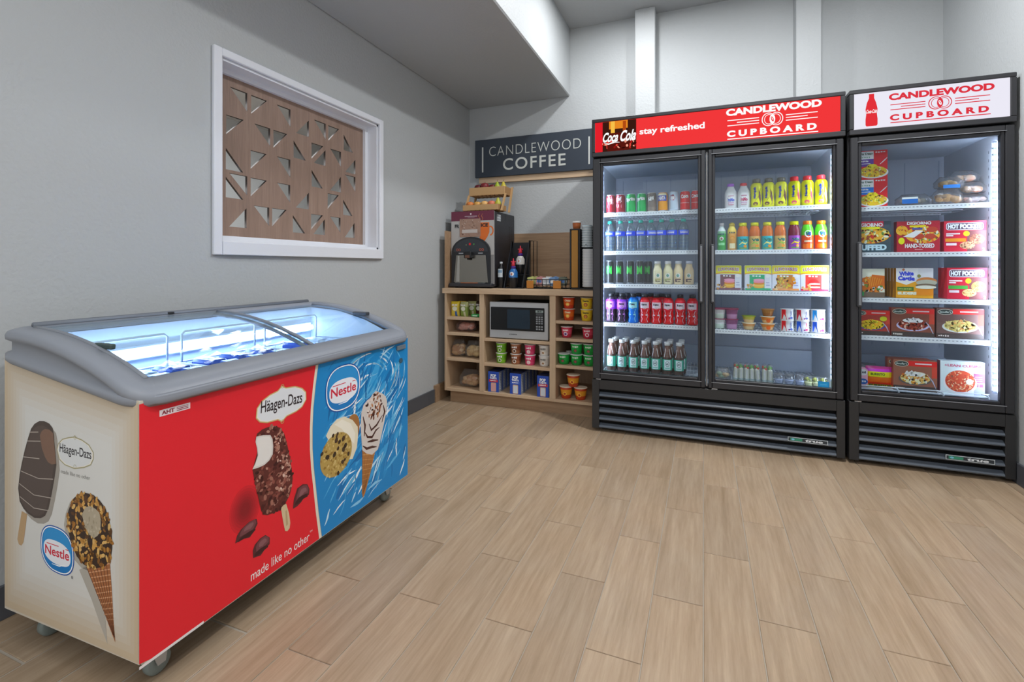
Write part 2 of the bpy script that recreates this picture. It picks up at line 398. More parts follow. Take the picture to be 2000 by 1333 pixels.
struct('baseboard_right', bx(XR - .012, XR, -3.0, 3.8, 0, .102, bev=.002), M_BASE)
struct('trim_1', bx(XL, XL + .02, 3.255, YB, 0, .13), M_DOAK)
# room seen through the pass-through
mb = MB(); mb.box(-5.0, -4.9, -.5, 5.5, 0, 2.8); mb.box(-5.0, XL - .14, 5.4, 5.5, 0, 2.8); mb.box(-5, XL - .14, -.6, -.5, 0, 2.8)
struct('wall_next_room', mb, M_WALL)
struct('ceiling_next_room', bx(-5.0, XL - .14, -.6, 5.5, 2.7, 2.8), M_CEIL)
struct('floor_next_room', bx(-5.0, XL - .14, -.6, 5.5, -.1, 0), M_TILE)
obj('wood_pillar', bx(-4.0, -3.75, 2.55, 2.8, 0, 2.7), mat=M_DOAK, label='brown wooden pillar seen through the cut-outs of the wall screen', cat='pillar', kind='structure')

# window casing and the cut-out screen
win = empty('window_1', kind='structure')
mb = MB(); o0, o1, q0, q1 = 1.438, 2.604, 1.105, 2.003
P_ = .018
mb.box(XL, XL + P_, o0, WY0, q0, q1, bev=.003); mb.box(XL, XL + P_, WY1, o1, q0, q1, bev=.003)
mb.box(XL, XL + P_, WY0, WY1, WZ1, q1, bev=.003); mb.box(XL, XL + P_ + .006, WY0, WY1, q0, WZ0, bev=.003)
obj('casing', mb, win, M_TRIM)
mb = MB()
for a in ((WY0, WY0 + .012, WZ0, WZ1), (WY1 - .012, WY1, WZ0, WZ1), (WY0, WY1, WZ1 - .012, WZ1), (WY0, WY1, WZ0, WZ0 + .012)): mb.box(XL - .14, XL, a[0], a[1], a[2], a[3])
obj('window_lining', mb, win, M_TRIM)
mb = MB(); i0, i1, j0, j1 = 1.50, 2.532, 1.195, 1.935
for a in ((WY0 + .012, i0, WZ0 + .012, WZ1 - .012), (i1, WY1 - .012, WZ0 + .012, WZ1 - .012), (i0, i1, j1, WZ1 - .012), (i0, i1, WZ0 + .012, j0)): mb.box(-2.045, -2.022, a[0], a[1], a[2], a[3])
obj('window_frame', mb, win, M_TRIM)
RT = [  # column right edge / left edge, row: (vertical side y, other y, right-angle z, far z)
 (1.686, 1.595, 1.89, 1.80), (1.708, 1.799, 1.889, 1.798), (1.947, 1.86, 1.89, 1.797), (2.075, 1.985, 1.776, 1.868), (2.204, 2.115, 1.885, 1.794), (2.225, 2.314, 1.883, 1.792),
 (1.576, 1.666, 1.755, 1.665), (1.818, 1.727, 1.755, 1.665), (1.838, 1.925, 1.754, 1.662), (2.355, 2.437, 1.768, 1.862), (1.968, 2.054, 1.64, 1.731), (2.095, 2.184, 1.75, 1.66),
 (2.202, 2.113, 1.64, 1.731), (2.331, 2.241, 1.75, 1.66), (2.461, 2.368, 1.637, 1.729), (2.461, 2.368, 1.62, 1.527), (1.574, 1.664, 1.503, 1.601), (1.705, 1.796, 1.62, 1.529),
 (1.946, 1.86, 1.623, 1.528), (2.096, 2.18, 1.505, 1.598), (2.33, 2.239, 1.504, 1.598), (1.686, 1.591, 1.489, 1.397), (1.574, 1.664, 1.374, 1.468), (1.705, 1.798, 1.487, 1.395),
 (1.945, 1.86, 1.488, 1.395), (2.22, 2.312, 1.484, 1.392), (2.351, 2.434, 1.371, 1.463), (2.075, 1.983, 1.373, 1.466), (1.682, 1.591, 1.24, 1.335), (1.812, 1.722, 1.353, 1.26),
 (1.83, 1.921, 1.353, 1.26), (1.963, 2.048, 1.238, 1.331), (2.092, 2.182, 1.35, 1.261), (2.197, 2.109, 1.238, 1.33), (2.326, 2.239, 1.35, 1.26), (2.453, 2.365, 1.235, 1.33)]
cu = bpy.data.curves.new('screen', 'CURVE'); cu.dimensions = '2D'; cu.fill_mode = 'BOTH'; cu.extrude = .0065
def spl(P):
    sp = cu.splines.new('POLY'); sp.points.add(len(P) - 1); sp.use_cyclic_u = True
    for q, (a, b) in zip(sp.points, P): q.co = (a, b, 0, 1)
spl([(i0 - .01, j0 - .01), (i1 + .01, j0 - .01), (i1 + .01, j1 + .01), (i0 - .01, j1 + .01)])
for vy, oy, rz_, fz in RT: spl([(vy, rz_), (oy, rz_), (vy, fz)])
t_ = bpy.data.objects.new('t', cu); C.objects.link(t_)
me = bpy.data.meshes.new_from_object(t_.evaluated_get(bpy.context.evaluated_depsgraph_get())); bpy.data.objects.remove(t_)
for v in me.vertices: a, b, c_ = v.co; v.co = (-2.048 + c_, a, b)
me.materials.clear(); me.materials.append(M_SCREEN)
me2, nt, out = newmat('shaded_cut_edge'); b_ = N(nt, 'ShaderNodeBsdfPrincipled'); b_.inputs['Base Color'].default_value = (*lin('#3d3532'), 1); b_.inputs['Roughness'].default_value = .8; nt.links.new(b_.outputs[0], out.inputs[0])  # dark edge colour stands in for shade inside the cut-outs
me.materials.append(me2)
for p in me.polygons: p.material_index = 0 if abs(p.normal.x) > .5 else 1
me.name = 'cutout_screen'
o = bpy.data.objects.new('cutout_screen', me); C.objects.link(o)
tag(o, 'brown wood-grain screen with triangular cut-outs set in the white wall frame', 'screen')
# ---------------------------------------------------------------- glass-door coolers
BK, BK2, DG, GK = '#1d1d1f', '#2a2a2c', '#3b3b3e', '#6d7278'
def logo(g, x, z, wd, hh, c, c2, l=2):
    """two-line shop lettering with a ring emblem between rules; x, z is the lower left corner"""
    g.text('CANDLEWOOD', x + wd * .5, z + hh * .885, wd * 1.0, hh * .23, c, l, .052)
    g.text('C U P B O A R D', x + wd * .48, z + hh * .185, wd * .94, hh * .21, c, l, .052)
    for zz, a, b in ((.62, .015, .36), (.535, .12, .36), (.45, .015, .36), (.62, .64, .96), (.535, .64, .86), (.45, .64, .96)):
        g.rect(x + wd * a, z + hh * (zz - .012), x + wd * b, z + hh * (zz + .016), c, l)
    g.rect(x + wd * .015, z, x + wd * .965, z + hh * .03, c, l)
    cx, cz = x + wd * .5, z + hh * .535
    for s_ in (-1, 1):
        g.ring(cx + s_ * wd * .042, cz, wd * .066, hh * .20, hh * .026, c, l + .2); g.ring(cx + s_ * wd * .036, cz, wd * .047, hh * .15, hh * .018, c, l + .3)
    g.ell(cx, cz, wd * .03, hh * .15, c, l + .5, 18); g.ell(cx, cz, wd * .013, hh * .085, c2, l + .7, 14, .3); g.ell(cx, cz + hh * .01, wd * .004, hh * .05, c, l + .9, 10, .4)
def handle(x):
    mb = MB(); mb.box(x - .011, x + .011, 3.035, 3.064, .84, 1.185, '#3a3b3e', 's', .005); mb.box(x - .006, x + .006, 3.030, 3.036, .85, 1.175, '#77797d', 's', .002); return mb
def shelf_set(parent, x0, x1, zs, yf=3.16, yb=3.68):
    for z in zs:
        mb = MB(); mb.box(x0, x1, yf - .006, yf, z - .026, z - .001, '#eef3f8', 's', .001)
        mb.box(x0, x1, yf, yf + .014, z - .006, z - .002, '#e9eef4', 's')
        g = G(); n = int((x1 - x0) / .0165)
        for i in range(n): a = x0 + .008 + i * (x1 - x0 - .012) / n; g.rect(a, z - .013, a + .008, z - .009, '#8c97a6', 1)
        mb.gfx(g, FY(yf - .006)); mb.box(x0, x1, yb, yb + .006, z - .012, z - .002, '#dfe5ec', 's')
        for a in (x0, x1 - .006): mb.box(a, a + .006, yf, yb, z - .014, z - .002, '#dfe5ec', 's')
        sh = obj('shelf', mb, parent)
        mb = MB(); n = int((x1 - x0) / .021)
        for i in range(1, n):
            a = x0 + (x1 - x0) * i / n; mb.box(a - .0022, a + .0022, yf + .002, yb, z - .006, z - .0015, '#dde4ec', 's')
        for k in (.25, .5, .75): mb.box(x0, x1, yf + (yb - yf) * k - .003, yf + (yb - yf) * k + .003, z - .012, z - .006, '#cfd7e0', 's')
        obj('wire_rack', mb, sh, kind='stuff')
def cooler(name, X0, W, doors, label, shelves, leds, hd, g_hd, badge):
    t = empty(name, (X0, 3.063, 0), 0, label, 'cooler')
    def ob(n, mb, p=None, **k):
        o = obj(n, mb, p or t, **k)
        if not p: o.location = (-X0, -3.063, 0)
        return o
    X1 = X0 + W; mb = MB(); yF, yR = 3.108, 3.745
    mb.box(X0, X0 + .022, yF, yR, .03, 1.997, BK, 's', .003); mb.box(X1 - .022, X1, yF, yR, .03, 1.997, BK, 's', .003)
    mb.box(X0 + .022, X1 - .022, yR - .02, yR, .03, 1.997, BK, 's'); mb.box(X0 + .022, X1 - .022, yF, yR - .02, 1.735, 1.997, BK, 's'); mb.box(X0 + .022, X1 - .022, yF + .05, yR - .02, .03, .34, BK, 's')
    mb.box(X0 + .022, X1 - .022, yF, yF + .05, .30, .345, BK, 's')
    ob('case', mb)
    mb = MB(); LC = '#cfd6df'
    mb.box(X0 + .022, X0 + .045, yF + .002, yR - .02, .345, 1.735, LC, 'liner'); mb.box(X1 - .045, X1 - .022, yF + .002, yR - .02, .345, 1.735, LC, 'liner')
    mb.box(X0 + .045, X1 - .045, yR - .045, yR - .02, .345, 1.735, '#9aa3b1', 'liner'); mb.box(X0 + .045, X1 - .045, yF + .002, yR - .045, .345, .352, '#b4bfcc', 'liner')
    mb.box(X0 + .045, X1 - .045, yF + .002, yR - .045, 1.725, 1.735, '#aab5c2', 'liner')
    g = G()
    for i in range(28):
        z = .5 + i * .042
        for q in (X0 + .045,): g.rect(3.2, z, 3.206, z + .014, '#59636f', 1)
    mb.gfx(g, FX(X0 + .045)); mb.gfx(g, lambda u, v, d: (X1 - .045 - d, u, v))
    # vertical pilaster strips on the rear panel and a lower baffle
    for i in range(int(W / .17)): a = X0 + .1 + i * .17; mb.box(a, a + .004, yR - .049, yR - .045, .56, 1.7, '#8793a4', 'liner')
    mb.box(X0 + .045, X1 - .045, yR - .075, yR - .045, .352, .50, '#a5b1c0', 'liner', .004)
    ob('interior_liner', mb)
    # header
    mb = MB(); z0, z1 = 1.757, 1.997
    h0, h1 = hd
    for a in ((X0, X1, z1 - .022, z1), (X0, X1, z0, z0 + .028), (X0, h0, z0 + .028, z1 - .022), (h1, X1, z0 + .028, z1 - .022)): mb.box(a[0], a[1], 3.058, yF, a[2], a[3], '#2e2e31', 's', .003)
    mb.box(X0 + .01, X1 - .01, 3.09, yF + .03, z0, z1 - .01, BK, 's')
    hs = ob('sign_frame', mb)
    mb = MB(); mb.box(h0, h1, 3.066, 3.085, z0 + .028, z1 - .022, g_hd[0], 'e'); mb.gfx(g_hd[1], FY(3.066), mk='e'); ob('lit_sign_panel', mb)
    # kick grille
    mb = MB()
    for a in ((X0, X0 + .045, .02, .332), (X1 - .04, X1, .02, .332), (X0 + .045, X1 - .04, .272, .332)): mb.box(a[0], a[1], 3.066, 3.112, a[2], a[3], '#2b2b2c', 's', .002)
    mb.box(X0 + .045, X1 - .04, 3.105, 3.112, .02, .272, '#0c0c0d', 'm')
    ob('grille_frame', mb)
    for i in range(5):
        zc = .238 - i * .0498; mb = MB()
        pr = [(3.104, zc + .010), (3.090, zc + .012), (3.073, zc + .000), (3.067, zc - .007), (3.070, zc - .013), (3.074, zc - .011), (3.077, zc - .004), (3.104, zc + .004)]
        mb.prism(pr, lambda u, v, d: (d, u, v), X0 + .045, X1 - .04, '#565d66', 'g'); ob('slat', mb)
    b0, b1 = badge; g = G(); g.rect(b0, .083, b1, .107, '#c9d3d6', 0); g.rect(b0 + .003, .086, b1 - .003, .104, '#343a40', 1)
    g.rect(b0 + .012, .088, b0 + .07, .102, '#3c8f72', 2); g.ell(b0 + .025, .095, .008, .005, '#7fc5e0', 3); g.text('true', b1 - .065, .095, .085, .013, '#e6ebee', 3, .04, shear=.3)
    mb = MB(); mb.box(b0, b1, 3.0625, 3.066, .083, .107, '#30343a', 's'); mb.gfx(g, FY(3.0622)); ob('maker_badge', mb, label='small lettered badge on the kick grille')
    for a in (X0 + .04, X1 - .04):
        for y in (3.16, 3.68): ob('foot', MB().lathe([(.022, 0), (.022, .012), (.012, .015), (.012, .034)], '#8d8f92', 10, a, y, 'k'))
    # doors
    for (a, b, c, d, hx) in doors:      # outer left, outer right, glass left, glass right, handle x
        mb = MB(); z0, z1 = .338, 1.745; g0, g1 = .392, 1.70
        for q in ((a, c - .016, z0, z1), (d + .016, b, z0, z1), (c - .016, d + .016, z0, g0 - .016), (c - .016, d + .016, g1 + .016, z1)): mb.box(q[0], q[1], 3.063, 3.102, q[2], q[3], '#2d2d30', 's', .004)
        for q in ((c - .016, c, g0 - .016, g1 + .016), (d, d + .016, g0 - .016, g1 + .016), (c, d, g0 - .016, g0), (c, d, g1, g1 + .016)): mb.box(q[0], q[1], 3.070, 3.100, q[2], q[3], '#242428', 's', .003)
        for q in ((c - .02, d + .02, g0 - .0195, g0 - .0165), (c - .02, d + .02, g1 + .0165, g1 + .0195)): mb.box(q[0], q[1], 3.0615, 3.063, q[2], q[3], '#8a8c90', 's')
        dr = ob('door', mb)
        obj('glass_pane', MB().box(c, d, 3.078, 3.084, g0, g1, '#f4f8fa', 'pane'), dr); obj('handle', handle(hx), dr)
        mb = MB(); mb.box(a + .02, a + .05, 3.07, 3.10, z0 - .006, z0, '#b9bbbd', 'k'); obj('hinge', mb, dr)
    for x in leds:
        mb = MB(); mb.box(x - .007, x + .007, 3.118, 3.126, .42, 1.68, '#dbe8ff', 's')
        st = ob('led_strip', mb)
        g = MB()
        for i in range(40): z = .435 + i * .0312; g.box(x - .006, x + .006, 3.114, 3.118, z, z + .017, '#cfe0ff', 'ledf'); g.box(x - .006, x + .006, 3.126, 3.129, z, z + .022, '#e2ebff', 'led')
        obj('light_diodes', g, st, kind='stuff')
    for x0, x1, zs in shelves: 
        shelf_set(t, x0, x1, zs)
    for ch in t.children:
        if ch.name.split('.')[0] == 'shelf': ch.location = (-X0, -3.063, 0)
    return t
RED = '#f2383a'
g1 = G()
g1.rect(-.643, 1.786, -.597, 1.974, '#e5202c', .5)
# bottle photograph beside the script lettering
g1.rect(-.597, 1.786, -.388, 1.974, '#3a1a12', .6); rn = random.Random(5)
for i in range(60):
    x = rn.uniform(-.597, -.388); z = rn.uniform(1.786, 1.84); g1.ell(min(max(x, -.59), -.395), z + .006, rn.uniform(.006, .016), rn.uniform(.004, .009), rn.choice(['#c3201c', '#8b1512', '#e2473a', '#f0a088', '#4b0f0c', '#2a0a08']), 1 + i % 4 * .2, 7, rn.uniform(0, 3))
g1.rect(-.556, 1.925, -.44, 1.974, '#e88a24', 1.6).rect(-.545, 1.90, -.52, 1.974, '#f7c04a', 1.8).rect(-.47, 1.905, -.45, 1.97, '#b04a14', 1.8)
g1.poly([(-.567, 1.786), (-.43, 1.786), (-.428, 1.85), (-.445, 1.90), (-.55, 1.90), (-.566, 1.85)], '#57160f', 1.5)
g1.text('Coca', -.545, 1.875, .098, .062, '#ffffff', 3, .035, shear=.25); g1.text('Cola', -.435, 1.877, .098, .07, '#ffffff', 3, .035, shear=.25)
g1.line([(-.587, 1.84), (-.56, 1.832), (-.52, 1.842), (-.49, 1.838)], .009, '#ffffff', 3, True)
g1.text('stay refreshed', -.180, 1.887, .375, .05, '#ffffff', 2, .028)
logo(g1, .123, 1.793, .478, .178, '#ffffff', RED, 2)
cooler('double_door_cooler', -.665, 1.375, [(-.660, .011, -.597, -.030, -.012), (.027, .702, .064, .652, .050)],
       'wide black two-door glass cooler full of drinks under a lit red sign', [(-.62, .006, (1.405, 1.157, .944, .691, .372)), (.033, .662, (1.405, 1.155, .913, .678, .360))], (-.607, .660), (-.645, .687), (RED, g1), (.438, .629))
g2 = G()
for i in range(7): pass
g2.poly([(.804, 1.798), (.848, 1.798), (.853, 1.805), (.853, 1.835), (.850, 1.862), (.853, 1.888), (.846, 1.922), (.838, 1.945), (.838, 1.968), (.815, 1.968), (.815, 1.945), (.806, 1.922), (.800, 1.888), (.803, 1.862), (.800, 1.835), (.800, 1.805)], '#e3323a', 2)
g2.text('Coca-Cola', .827, 1.876, .047, .02, '#ffffff', 3, .03, shear=.2)
logo(g2, .902, 1.804, .426, .154, '#dd3543', '#f7f5fb', 2)
cooler('single_door_cooler', .727, .682, [(.733, 1.404, .784, 1.353, .768)],
       'narrow black one-door glass freezer of boxed meals under a lit white sign', [(.775, 1.350, (1.382, 1.133, .886, .680))], (1.352,), (.748, 1.386), ('#eceaf6', g2), (1.136, 1.328))
mb = MB(); mb.box(.0145, .0235, 3.075, 3.1, .345, 1.735, '#8d8c8a', 's', .002)
o = obj('center_mullion', mb, bpy.data.objects['double_door_cooler'], label='light grey strip between the two doors'); o.location = (.665, -3.063, 0)
# blue sticker on the glass
mb = MB(); mb.box(.585, .638, 3.0765, 3.078, .394, .425, '#0d86c4', 's'); g = G(); g.rect(.59, .398, .633, .42, '#1797d6', 1); g.rect(.596, .407, .626, .41, '#5bb9e4', 2); mb.gfx(g, FY(3.0765))
o = obj('sticker', mb, bpy.data.objects['double_door_cooler'], label='blue square sticker low on the glass'); o.location = (.665, -3.063, 0)
# floor rack of the one-door freezer
c2_ = bpy.data.objects['single_door_cooler']
mb = MB()
for z in (.372, .408): mb.box(.775, 1.345, 3.150, 3.156, z - .004, z, '#dfe6ee', 's')
for x in (.97, 1.16, 1.343): mb.tube([(x - .03, 3.152, .406), (x - .008, 3.152, .403), (x, 3.152, .39), (x, 3.152, .355)], .0042, '#dfe6ee', 6)
mb.box(.775, 1.345, 3.157, 3.68, .385, .389, '#c4ceda', 's')
o = obj('bottom_rack', mb, c2_); o.location = (-.727, -3.063, 0)

# ---------------------------------------------------------------- ice cream chest freezer
FL, FD = 1.142, .56
fz = empty('chest_freezer', (-1.239, .733, 0), math.radians(1.05), 'grey-lidded ice cream chest freezer with red, blue and cream printed sides', 'freezer')
zt = lambda x: (.757 + .47 * max(-x, 0) - .44 * min(max(-x, 0), .56) ** 2) if x < 0 else .757 - x * .5
zb = lambda x: .718 + .145 * min(max(-x, 0), .56)
mb = MB(); pr = lambda u, v, d: (u, d, v); CR = '#cfc6b6'
t_ = .012
mb.prism([(0, .10), (0, .735), (-t_, .735), (-t_, .10)], pr, t_, FL - t_, CR); mb.prism([(-FD, .11), (-FD, .80), (-FD + t_, .80), (-FD + t_, .11)], pr, t_, FL - t_, CR)
for a, b in ((0, t_), (FL - t_, FL)): mb.prism([(-.0, .112), (0, .735), (-.28, .775), (-FD, .80), (-FD, .108)], pr, a, b, CR)
mb.box(-FD + t_, -t_, t_, FL - t_, .11, .16, '#8f9296')
obj('cabinet', mb, fz)
# liner
mb = MB(); LW = '#dfe9f5'; a0, a1, b0, b1 = -.515, -.045, .05, FL - .05
mb.box(a0 - .004, a0, b0, b1, .24, .858, LW, 'liner'); mb.box(a1, a1 + .004, b0, b1, .24, .735, LW, 'liner'); [mb.prism([(a1, .24), (a1, .745), (-.2, .81), (-.35, .846), (a0, .858), (a0, .24)], lambda u, v, d: (u, d, v), yy, yy + .004, LW, 'liner') for yy in (b0 - .004, b1)]; mb.box(a0, a1, b0, b1, .236, .24, LW, 'liner')
obj('inner_liner', mb, fz)
mb = MB(); mb.box(a0 + .001, a0 + .022, b0 + .02, b1 - .02, .745, .79, '#e6f0ff', 's', .004); lt = obj('lamp_housing', mb, fz)
obj('light_tube', MB().tube([(a0 + .034, b0 + .03, .766), (a0 + .034, b1 - .03, .766)], .011, '#b9d4ff', 8, 'tube'), lt)
# lid frame: a rounded rectangle swept with a section that follows the curved lid
def loop(inset, n=6, rad=.055):
    x0, x1, y0, y1 = -FD + inset, -inset, inset, FL - inset; r = max(rad - inset, .004); P = []
    for cx, cy, s0 in ((x1 - r, y1 - r, 0), (x0 + r, y1 - r, 90), (x0 + r, y0 + r, 180), (x1 - r, y0 + r, 270)):
        for k in range(n + 1): t = math.radians(s0 + 90 * k / n); P.append((cx + r * math.cos(t), cy + r * math.sin(t)))
    out = []
    m = len(P)
    for i in range(m):
        a, b = P[i], P[(i + 1) % m]; d = math.hypot(b[0] - a[0], b[1] - a[1]); q = max(1, int(d / .04))
        for k in range(q): out.append((a[0] + (b[0] - a[0]) * k / q, a[1] + (b[1] - a[1]) * k / q))
    return out
base = loop(0.0)
def nrm(i):
    a, b = base[i - 1], base[(i + 1) % len(base)]; dx, dy = b[0] - a[0], b[1] - a[1]; L = math.hypot(dx, dy); return dy / L, -dx / L
V = []; F = []; S = 12
for i, (x, y) in enumerate(base):
    nx, ny = nrm(i); h = zt(x) - zb(x); rc = max(0, min(1, (h - .05) / .03)) * .010
    sec = [(-.004, 0, 'b'), (.010, -.002, 'b'), (.017, .006, 'b'), (.017, .020, 'b'), (.014 - rc, .026, 'b'), (.014 - rc, -.034, 't'), (.017, -.026, 't'), (.018, -.016, 't'), (.013, -.006, 't'), (.002, -.001, 't'), (-.046, .0, 't'), (-.047, -.022, 't')]
    for o_, dz, w_ in sec:
        px, py = x + nx * o_, y + ny * o_
        z = (zb(px) + dz) if w_ == 'b' else (zt(px) + dz)
        V.append((px, py, z))
n_ = len(base)
for i in range(n_):
    j = (i + 1) % n_
    for k in range(S - 1): F.append((i * S + k, j * S + k, j * S + k + 1, i * S + k + 1))
mb = MB(); mb.add(V, F, '#888c94', 's', True); obj('lid_frame', mb, fz)
# curved sliding glass lids, seals and grips
def lid(y0, y1, up, nm):
    mb = MB(); xs = [-.512 + i * .0292 for i in range(17)]
    V = [(x, y, zt(x) + up) for x in xs for y in (y0, y1)] + [(x, y, zt(x) + up + .004) for x in xs for y in (y0, y1)]
    n = len(xs) * 2; F = []
    for i in range(len(xs) - 1):
        a = i * 2; F += [(a, a + 1, a + 3, a + 2), (n + a, n + a + 2, n + a + 3, n + a + 1)]
    mb.add(V, F, '#eef6f8', 'pane', True); o = obj(nm, mb, fz)
    for y in (y0, y1): obj('lid_rail', MB().tube([(x, y, zt(x) + up + .002) for x in xs], .0065, '#7d8188', 6), o)
    return o
lid(.044, .60, -.004, 'sliding_glass_lid'); lid(.585, FL - .044, -.016, 'sliding_glass_lid')
mb = MB(); mb.box(-.255, -.185, .045, .06, .838, .852, '#3a4a48', 's', .003); o = obj('lid_grip', mb, fz)
mb = MB(); mb.box(-.25, -.17, FL - .075, FL - .05, .83, .846, '#3c3f44', 's', .003); obj('lid_grip', mb, fz)
mb = MB(); mb.tube([(-.535, .05, .886), (-.535, FL - .05, .886)], .009, '#6f747c', 8); mb.box(-.55, -.52, .42, .44, .884, .892, '#26282b', 's', .002); obj('rear_rail', mb, fz)
mb = MB(); mb.box(.0012, .007, 1.05, 1.115, .683, .705, '#6b7780', 's', .002); mb.lathe([(.010, 0), (.010, .004)], '#394c56', 12, 0, 0); 
obj('lock_plate', MB().box(.0012, .009, 1.05, 1.115, .684, .704, '#6b7780', 's', .002), fz); mb2 = MB(); mb2.prism([(1.083 + .011 * math.cos(t * PI / 6), .635 + .011 * math.sin(t * PI / 6)) for t in range(12)], lambda u, v, d: (d, u, v), .001, .006, '#3d5866')
obj('lid_lock', mb2, fz)
# casters
for (x, y) in ((-.078, .085), (-.50, .07), (-.078, 1.07), (-.50, 1.07)):
    mb = MB(); mb.box(x - .032, x + .032, y - .032, y + .032, .094, .11, '#b9bbbd', 'k', .002)
    for s_ in (-1, 1): mb.prism([(y - .026, .096), (y + .026, .096), (y + .016, .03), (y - .004, .03)], lambda u, v, d: (d, u, v), x + s_ * .018 - .0015, x + s_ * .018 + .0015, '#b9bbbd', 'k')
    cs = obj('caster', mb, fz)
    w_ = MB(); ww = MB(); ww.lathe([(.012, -.013), (.026, -.013), (.031, -.008), (.031, .008), (.026, .013), (.012, .013)], '#7f8a86', 18, mk='s')
    w_.add([(x + v[2], y + .006 + v[0], .0315 + v[1]) for v in ww.v], ww.f, '#7d8783', 's', True); obj('wheel', w_, cs)

# printed front (u = along the freezer, v = height)
g = G()
DIV = [(.576, .728), (.560, .64), (.550, .567), (.546, .50), (.546, .43), (.552, .36), (.561, .296), (.574, .20), (.590, .102)]
g.poly([(.0, .114), (.03, .106), (.08, .102)] + DIV[::-1] + [(0, .728)], '#e6202d', 0)
g.poly([(a + .008, b) for a, b in DIV] + [(FL, .102), (FL, .728)], '#1787c9', 0)
g.line(DIV, .011, '#e9dfca', 3)
g.rect(.0, .10, .16, .107, '#e9e4e2', 1.2)
rn = random.Random(3); WCOL = ['#2f9ad8', '#0f74b8', '#59b4e4', '#8ccbee', '#c5e5f6', '#eef8fd', '#0c68a8', '#3aa4dd']
def wl(p): return all(.60 < a < FL - .012 and .115 < b < .715 for a, b in p)
for i in range(46):
    x, z = rn.uniform(.66, FL - .07), rn.uniform(.17, .66); a_ = rn.uniform(.04, .075); g.ell(x, z, a_, a_ * rn.uniform(.12, .3), rn.choice(['#2391d0', '#1a7fc0', '#3ba2dc', '#0f70b2', '#5cb4e2']), .5 + .01 * i, 16, rn.uniform(.3, 1.1)) if .58 + a_ < x < FL - a_ - .01 and .11 + a_ < z < .72 - a_ else None
for i in range(10):                         # ripples round the logo
    r0 = .075 + i * .018; 
    for k in range(5):
        a0_ = rn.uniform(-1.2, 2.0); P = [(.865 + r0 * 1.25 * math.cos(a0_ + t * .09), .60 + r0 * .8 * math.sin(a0_ + t * .09)) for t in range(rn.randint(5, 12))]
        if wl(P): g.line(P, rn.uniform(.003, .010), rn.choice(WCOL[2:6]), 1 + .1 * (i % 5), True)
for i in range(230):
    x, z = rn.uniform(.60, FL - .03), rn.uniform(.12, .70); an = rn.uniform(.1, 1.2) + (0 if x < .8 else .3); P = [(x, z)]
    for k in range(rn.randint(4, 9)): an += rn.uniform(-.25, .25); P.append((P[-1][0] + .014 * math.cos(an), P[-1][1] + .014 * math.sin(an)))
    if wl(P): g.line(P, rn.uniform(.002, .013), rn.choice(WCOL), 1.5 + .1 * (i % 6), True)
HDB = [(.325, .600), (.328, .628), (.345, .645), (.375, .657), (.405, .662), (.421, .674), (.437, .664), (.475, .660), (.505, .647), (.522, .63), (.523, .605), (.505, .585), (.48, .577), (.44, .573), (.421, .561), (.405, .572), (.365, .575), (.338, .585)]
def frame_logo(g, P, sc, tx, ty, tw, th, rot, l=4, gold='#c9b070', fill='#e3e6ea', txt='#2a1e22'):
    cx = sum(p[0] for p in P) / len(P); cy = sum(p[1] for p in P) / len(P); m = len(P); Q = []
    for i in range(m):
        a, b = P[i], P[(i + 1) % m]
        for t in (0, .5): Q.append((a[0] + (b[0] - a[0]) * t, a[1] + (b[1] - a[1]) * t))
    g.poly([(cx + (x - cx) * 1.0, cy + (y - cy) * 1.0) for x, y in Q], '#efe9dd', l); g.line(Q + [Q[0]], .0035 * sc, gold, l + .4); g.poly([(cx + (x - cx) * .93, cy + (y - cy) * .92) for x, y in Q], fill, l + .6)
    g.text('H\u00e4agen-Dazs', tx, ty, tw, th, txt, l + 1.5, .012, rot)
    for s_ in (1, -1): g.ring(cx, cy + s_ * (max(p[1] for p in P) - cy) * .98, .006 * sc, .0055 * sc, .0018 * sc, gold, l + 1, 12)
frame_logo(g, HDB, 1, .4235, .617, .165, .048, -.06)
BAR = [(.322, .537), (.328, .553), (.347, .560), (.37, .560), (.392, .556), (.415, .543), (.430, .520), (.440, .490), (.450, .45), (.457, .416), (.465, .363), (.461, .335), (.452, .312), (.436, .296), (.418, .288), (.39, .286), (.366, .290), (.352, .298), (.342, .315), (.335, .345), (.329, .373), (.320, .41), (.312, .451), (.33, .50)]
BITE = [(.325, .545), (.35, .541), (.376, .533), (.384, .518), (.387, .495), (.385, .470), (.372, .456), (.354, .449), (.334, .449), (.311, .452), (.322, .468), (.33, .487), (.327, .51), (.322, .53)]
for k in range(7): g.ell(.287, .345, .052 - k * .006, .068 - k * .008, ['#d41e2a', '#c71c28', '#bb1a26', '#af1824', '#a31722', '#981620', '#8e151e'][k], .3 + k * .1, 24)
g.poly([(.415, .298), (.438, .292), (.450, .255), (.455, .222), (.452, .206), (.443, .201), (.434, .206), (.427, .235)], '#d6bf97', 5); g.poly([(.435, .27), (.441, .27), (.446, .222), (.438, .22)], '#bda379', 5.4)
g.poly(BAR, '#5e2a24', 6); scatter(g, BAR, 190, .0085, ['#7d3f35', '#8f5044', '#4a1c19', '#a06a5a', '#6b332b', '#3f1613', '#b98a78', '#542420'], 6.5, .6, rn, BITE, 7)
scatter(g, [(.39, .55), (.43, .52), (.46, .37), (.45, .32), (.42, .33), (.40, .45)], 40, .006, ['#c9a08e', '#b98572', '#dcbfae'], 8, .5, rn, BITE, 6)
g.poly(BITE, '#d9d3cc', 9.5); g.poly([(a * .86 + .35 * .14 + .0, b * .9 + .5 * .1) for a, b in BITE], '#e8e4de', 9.8)
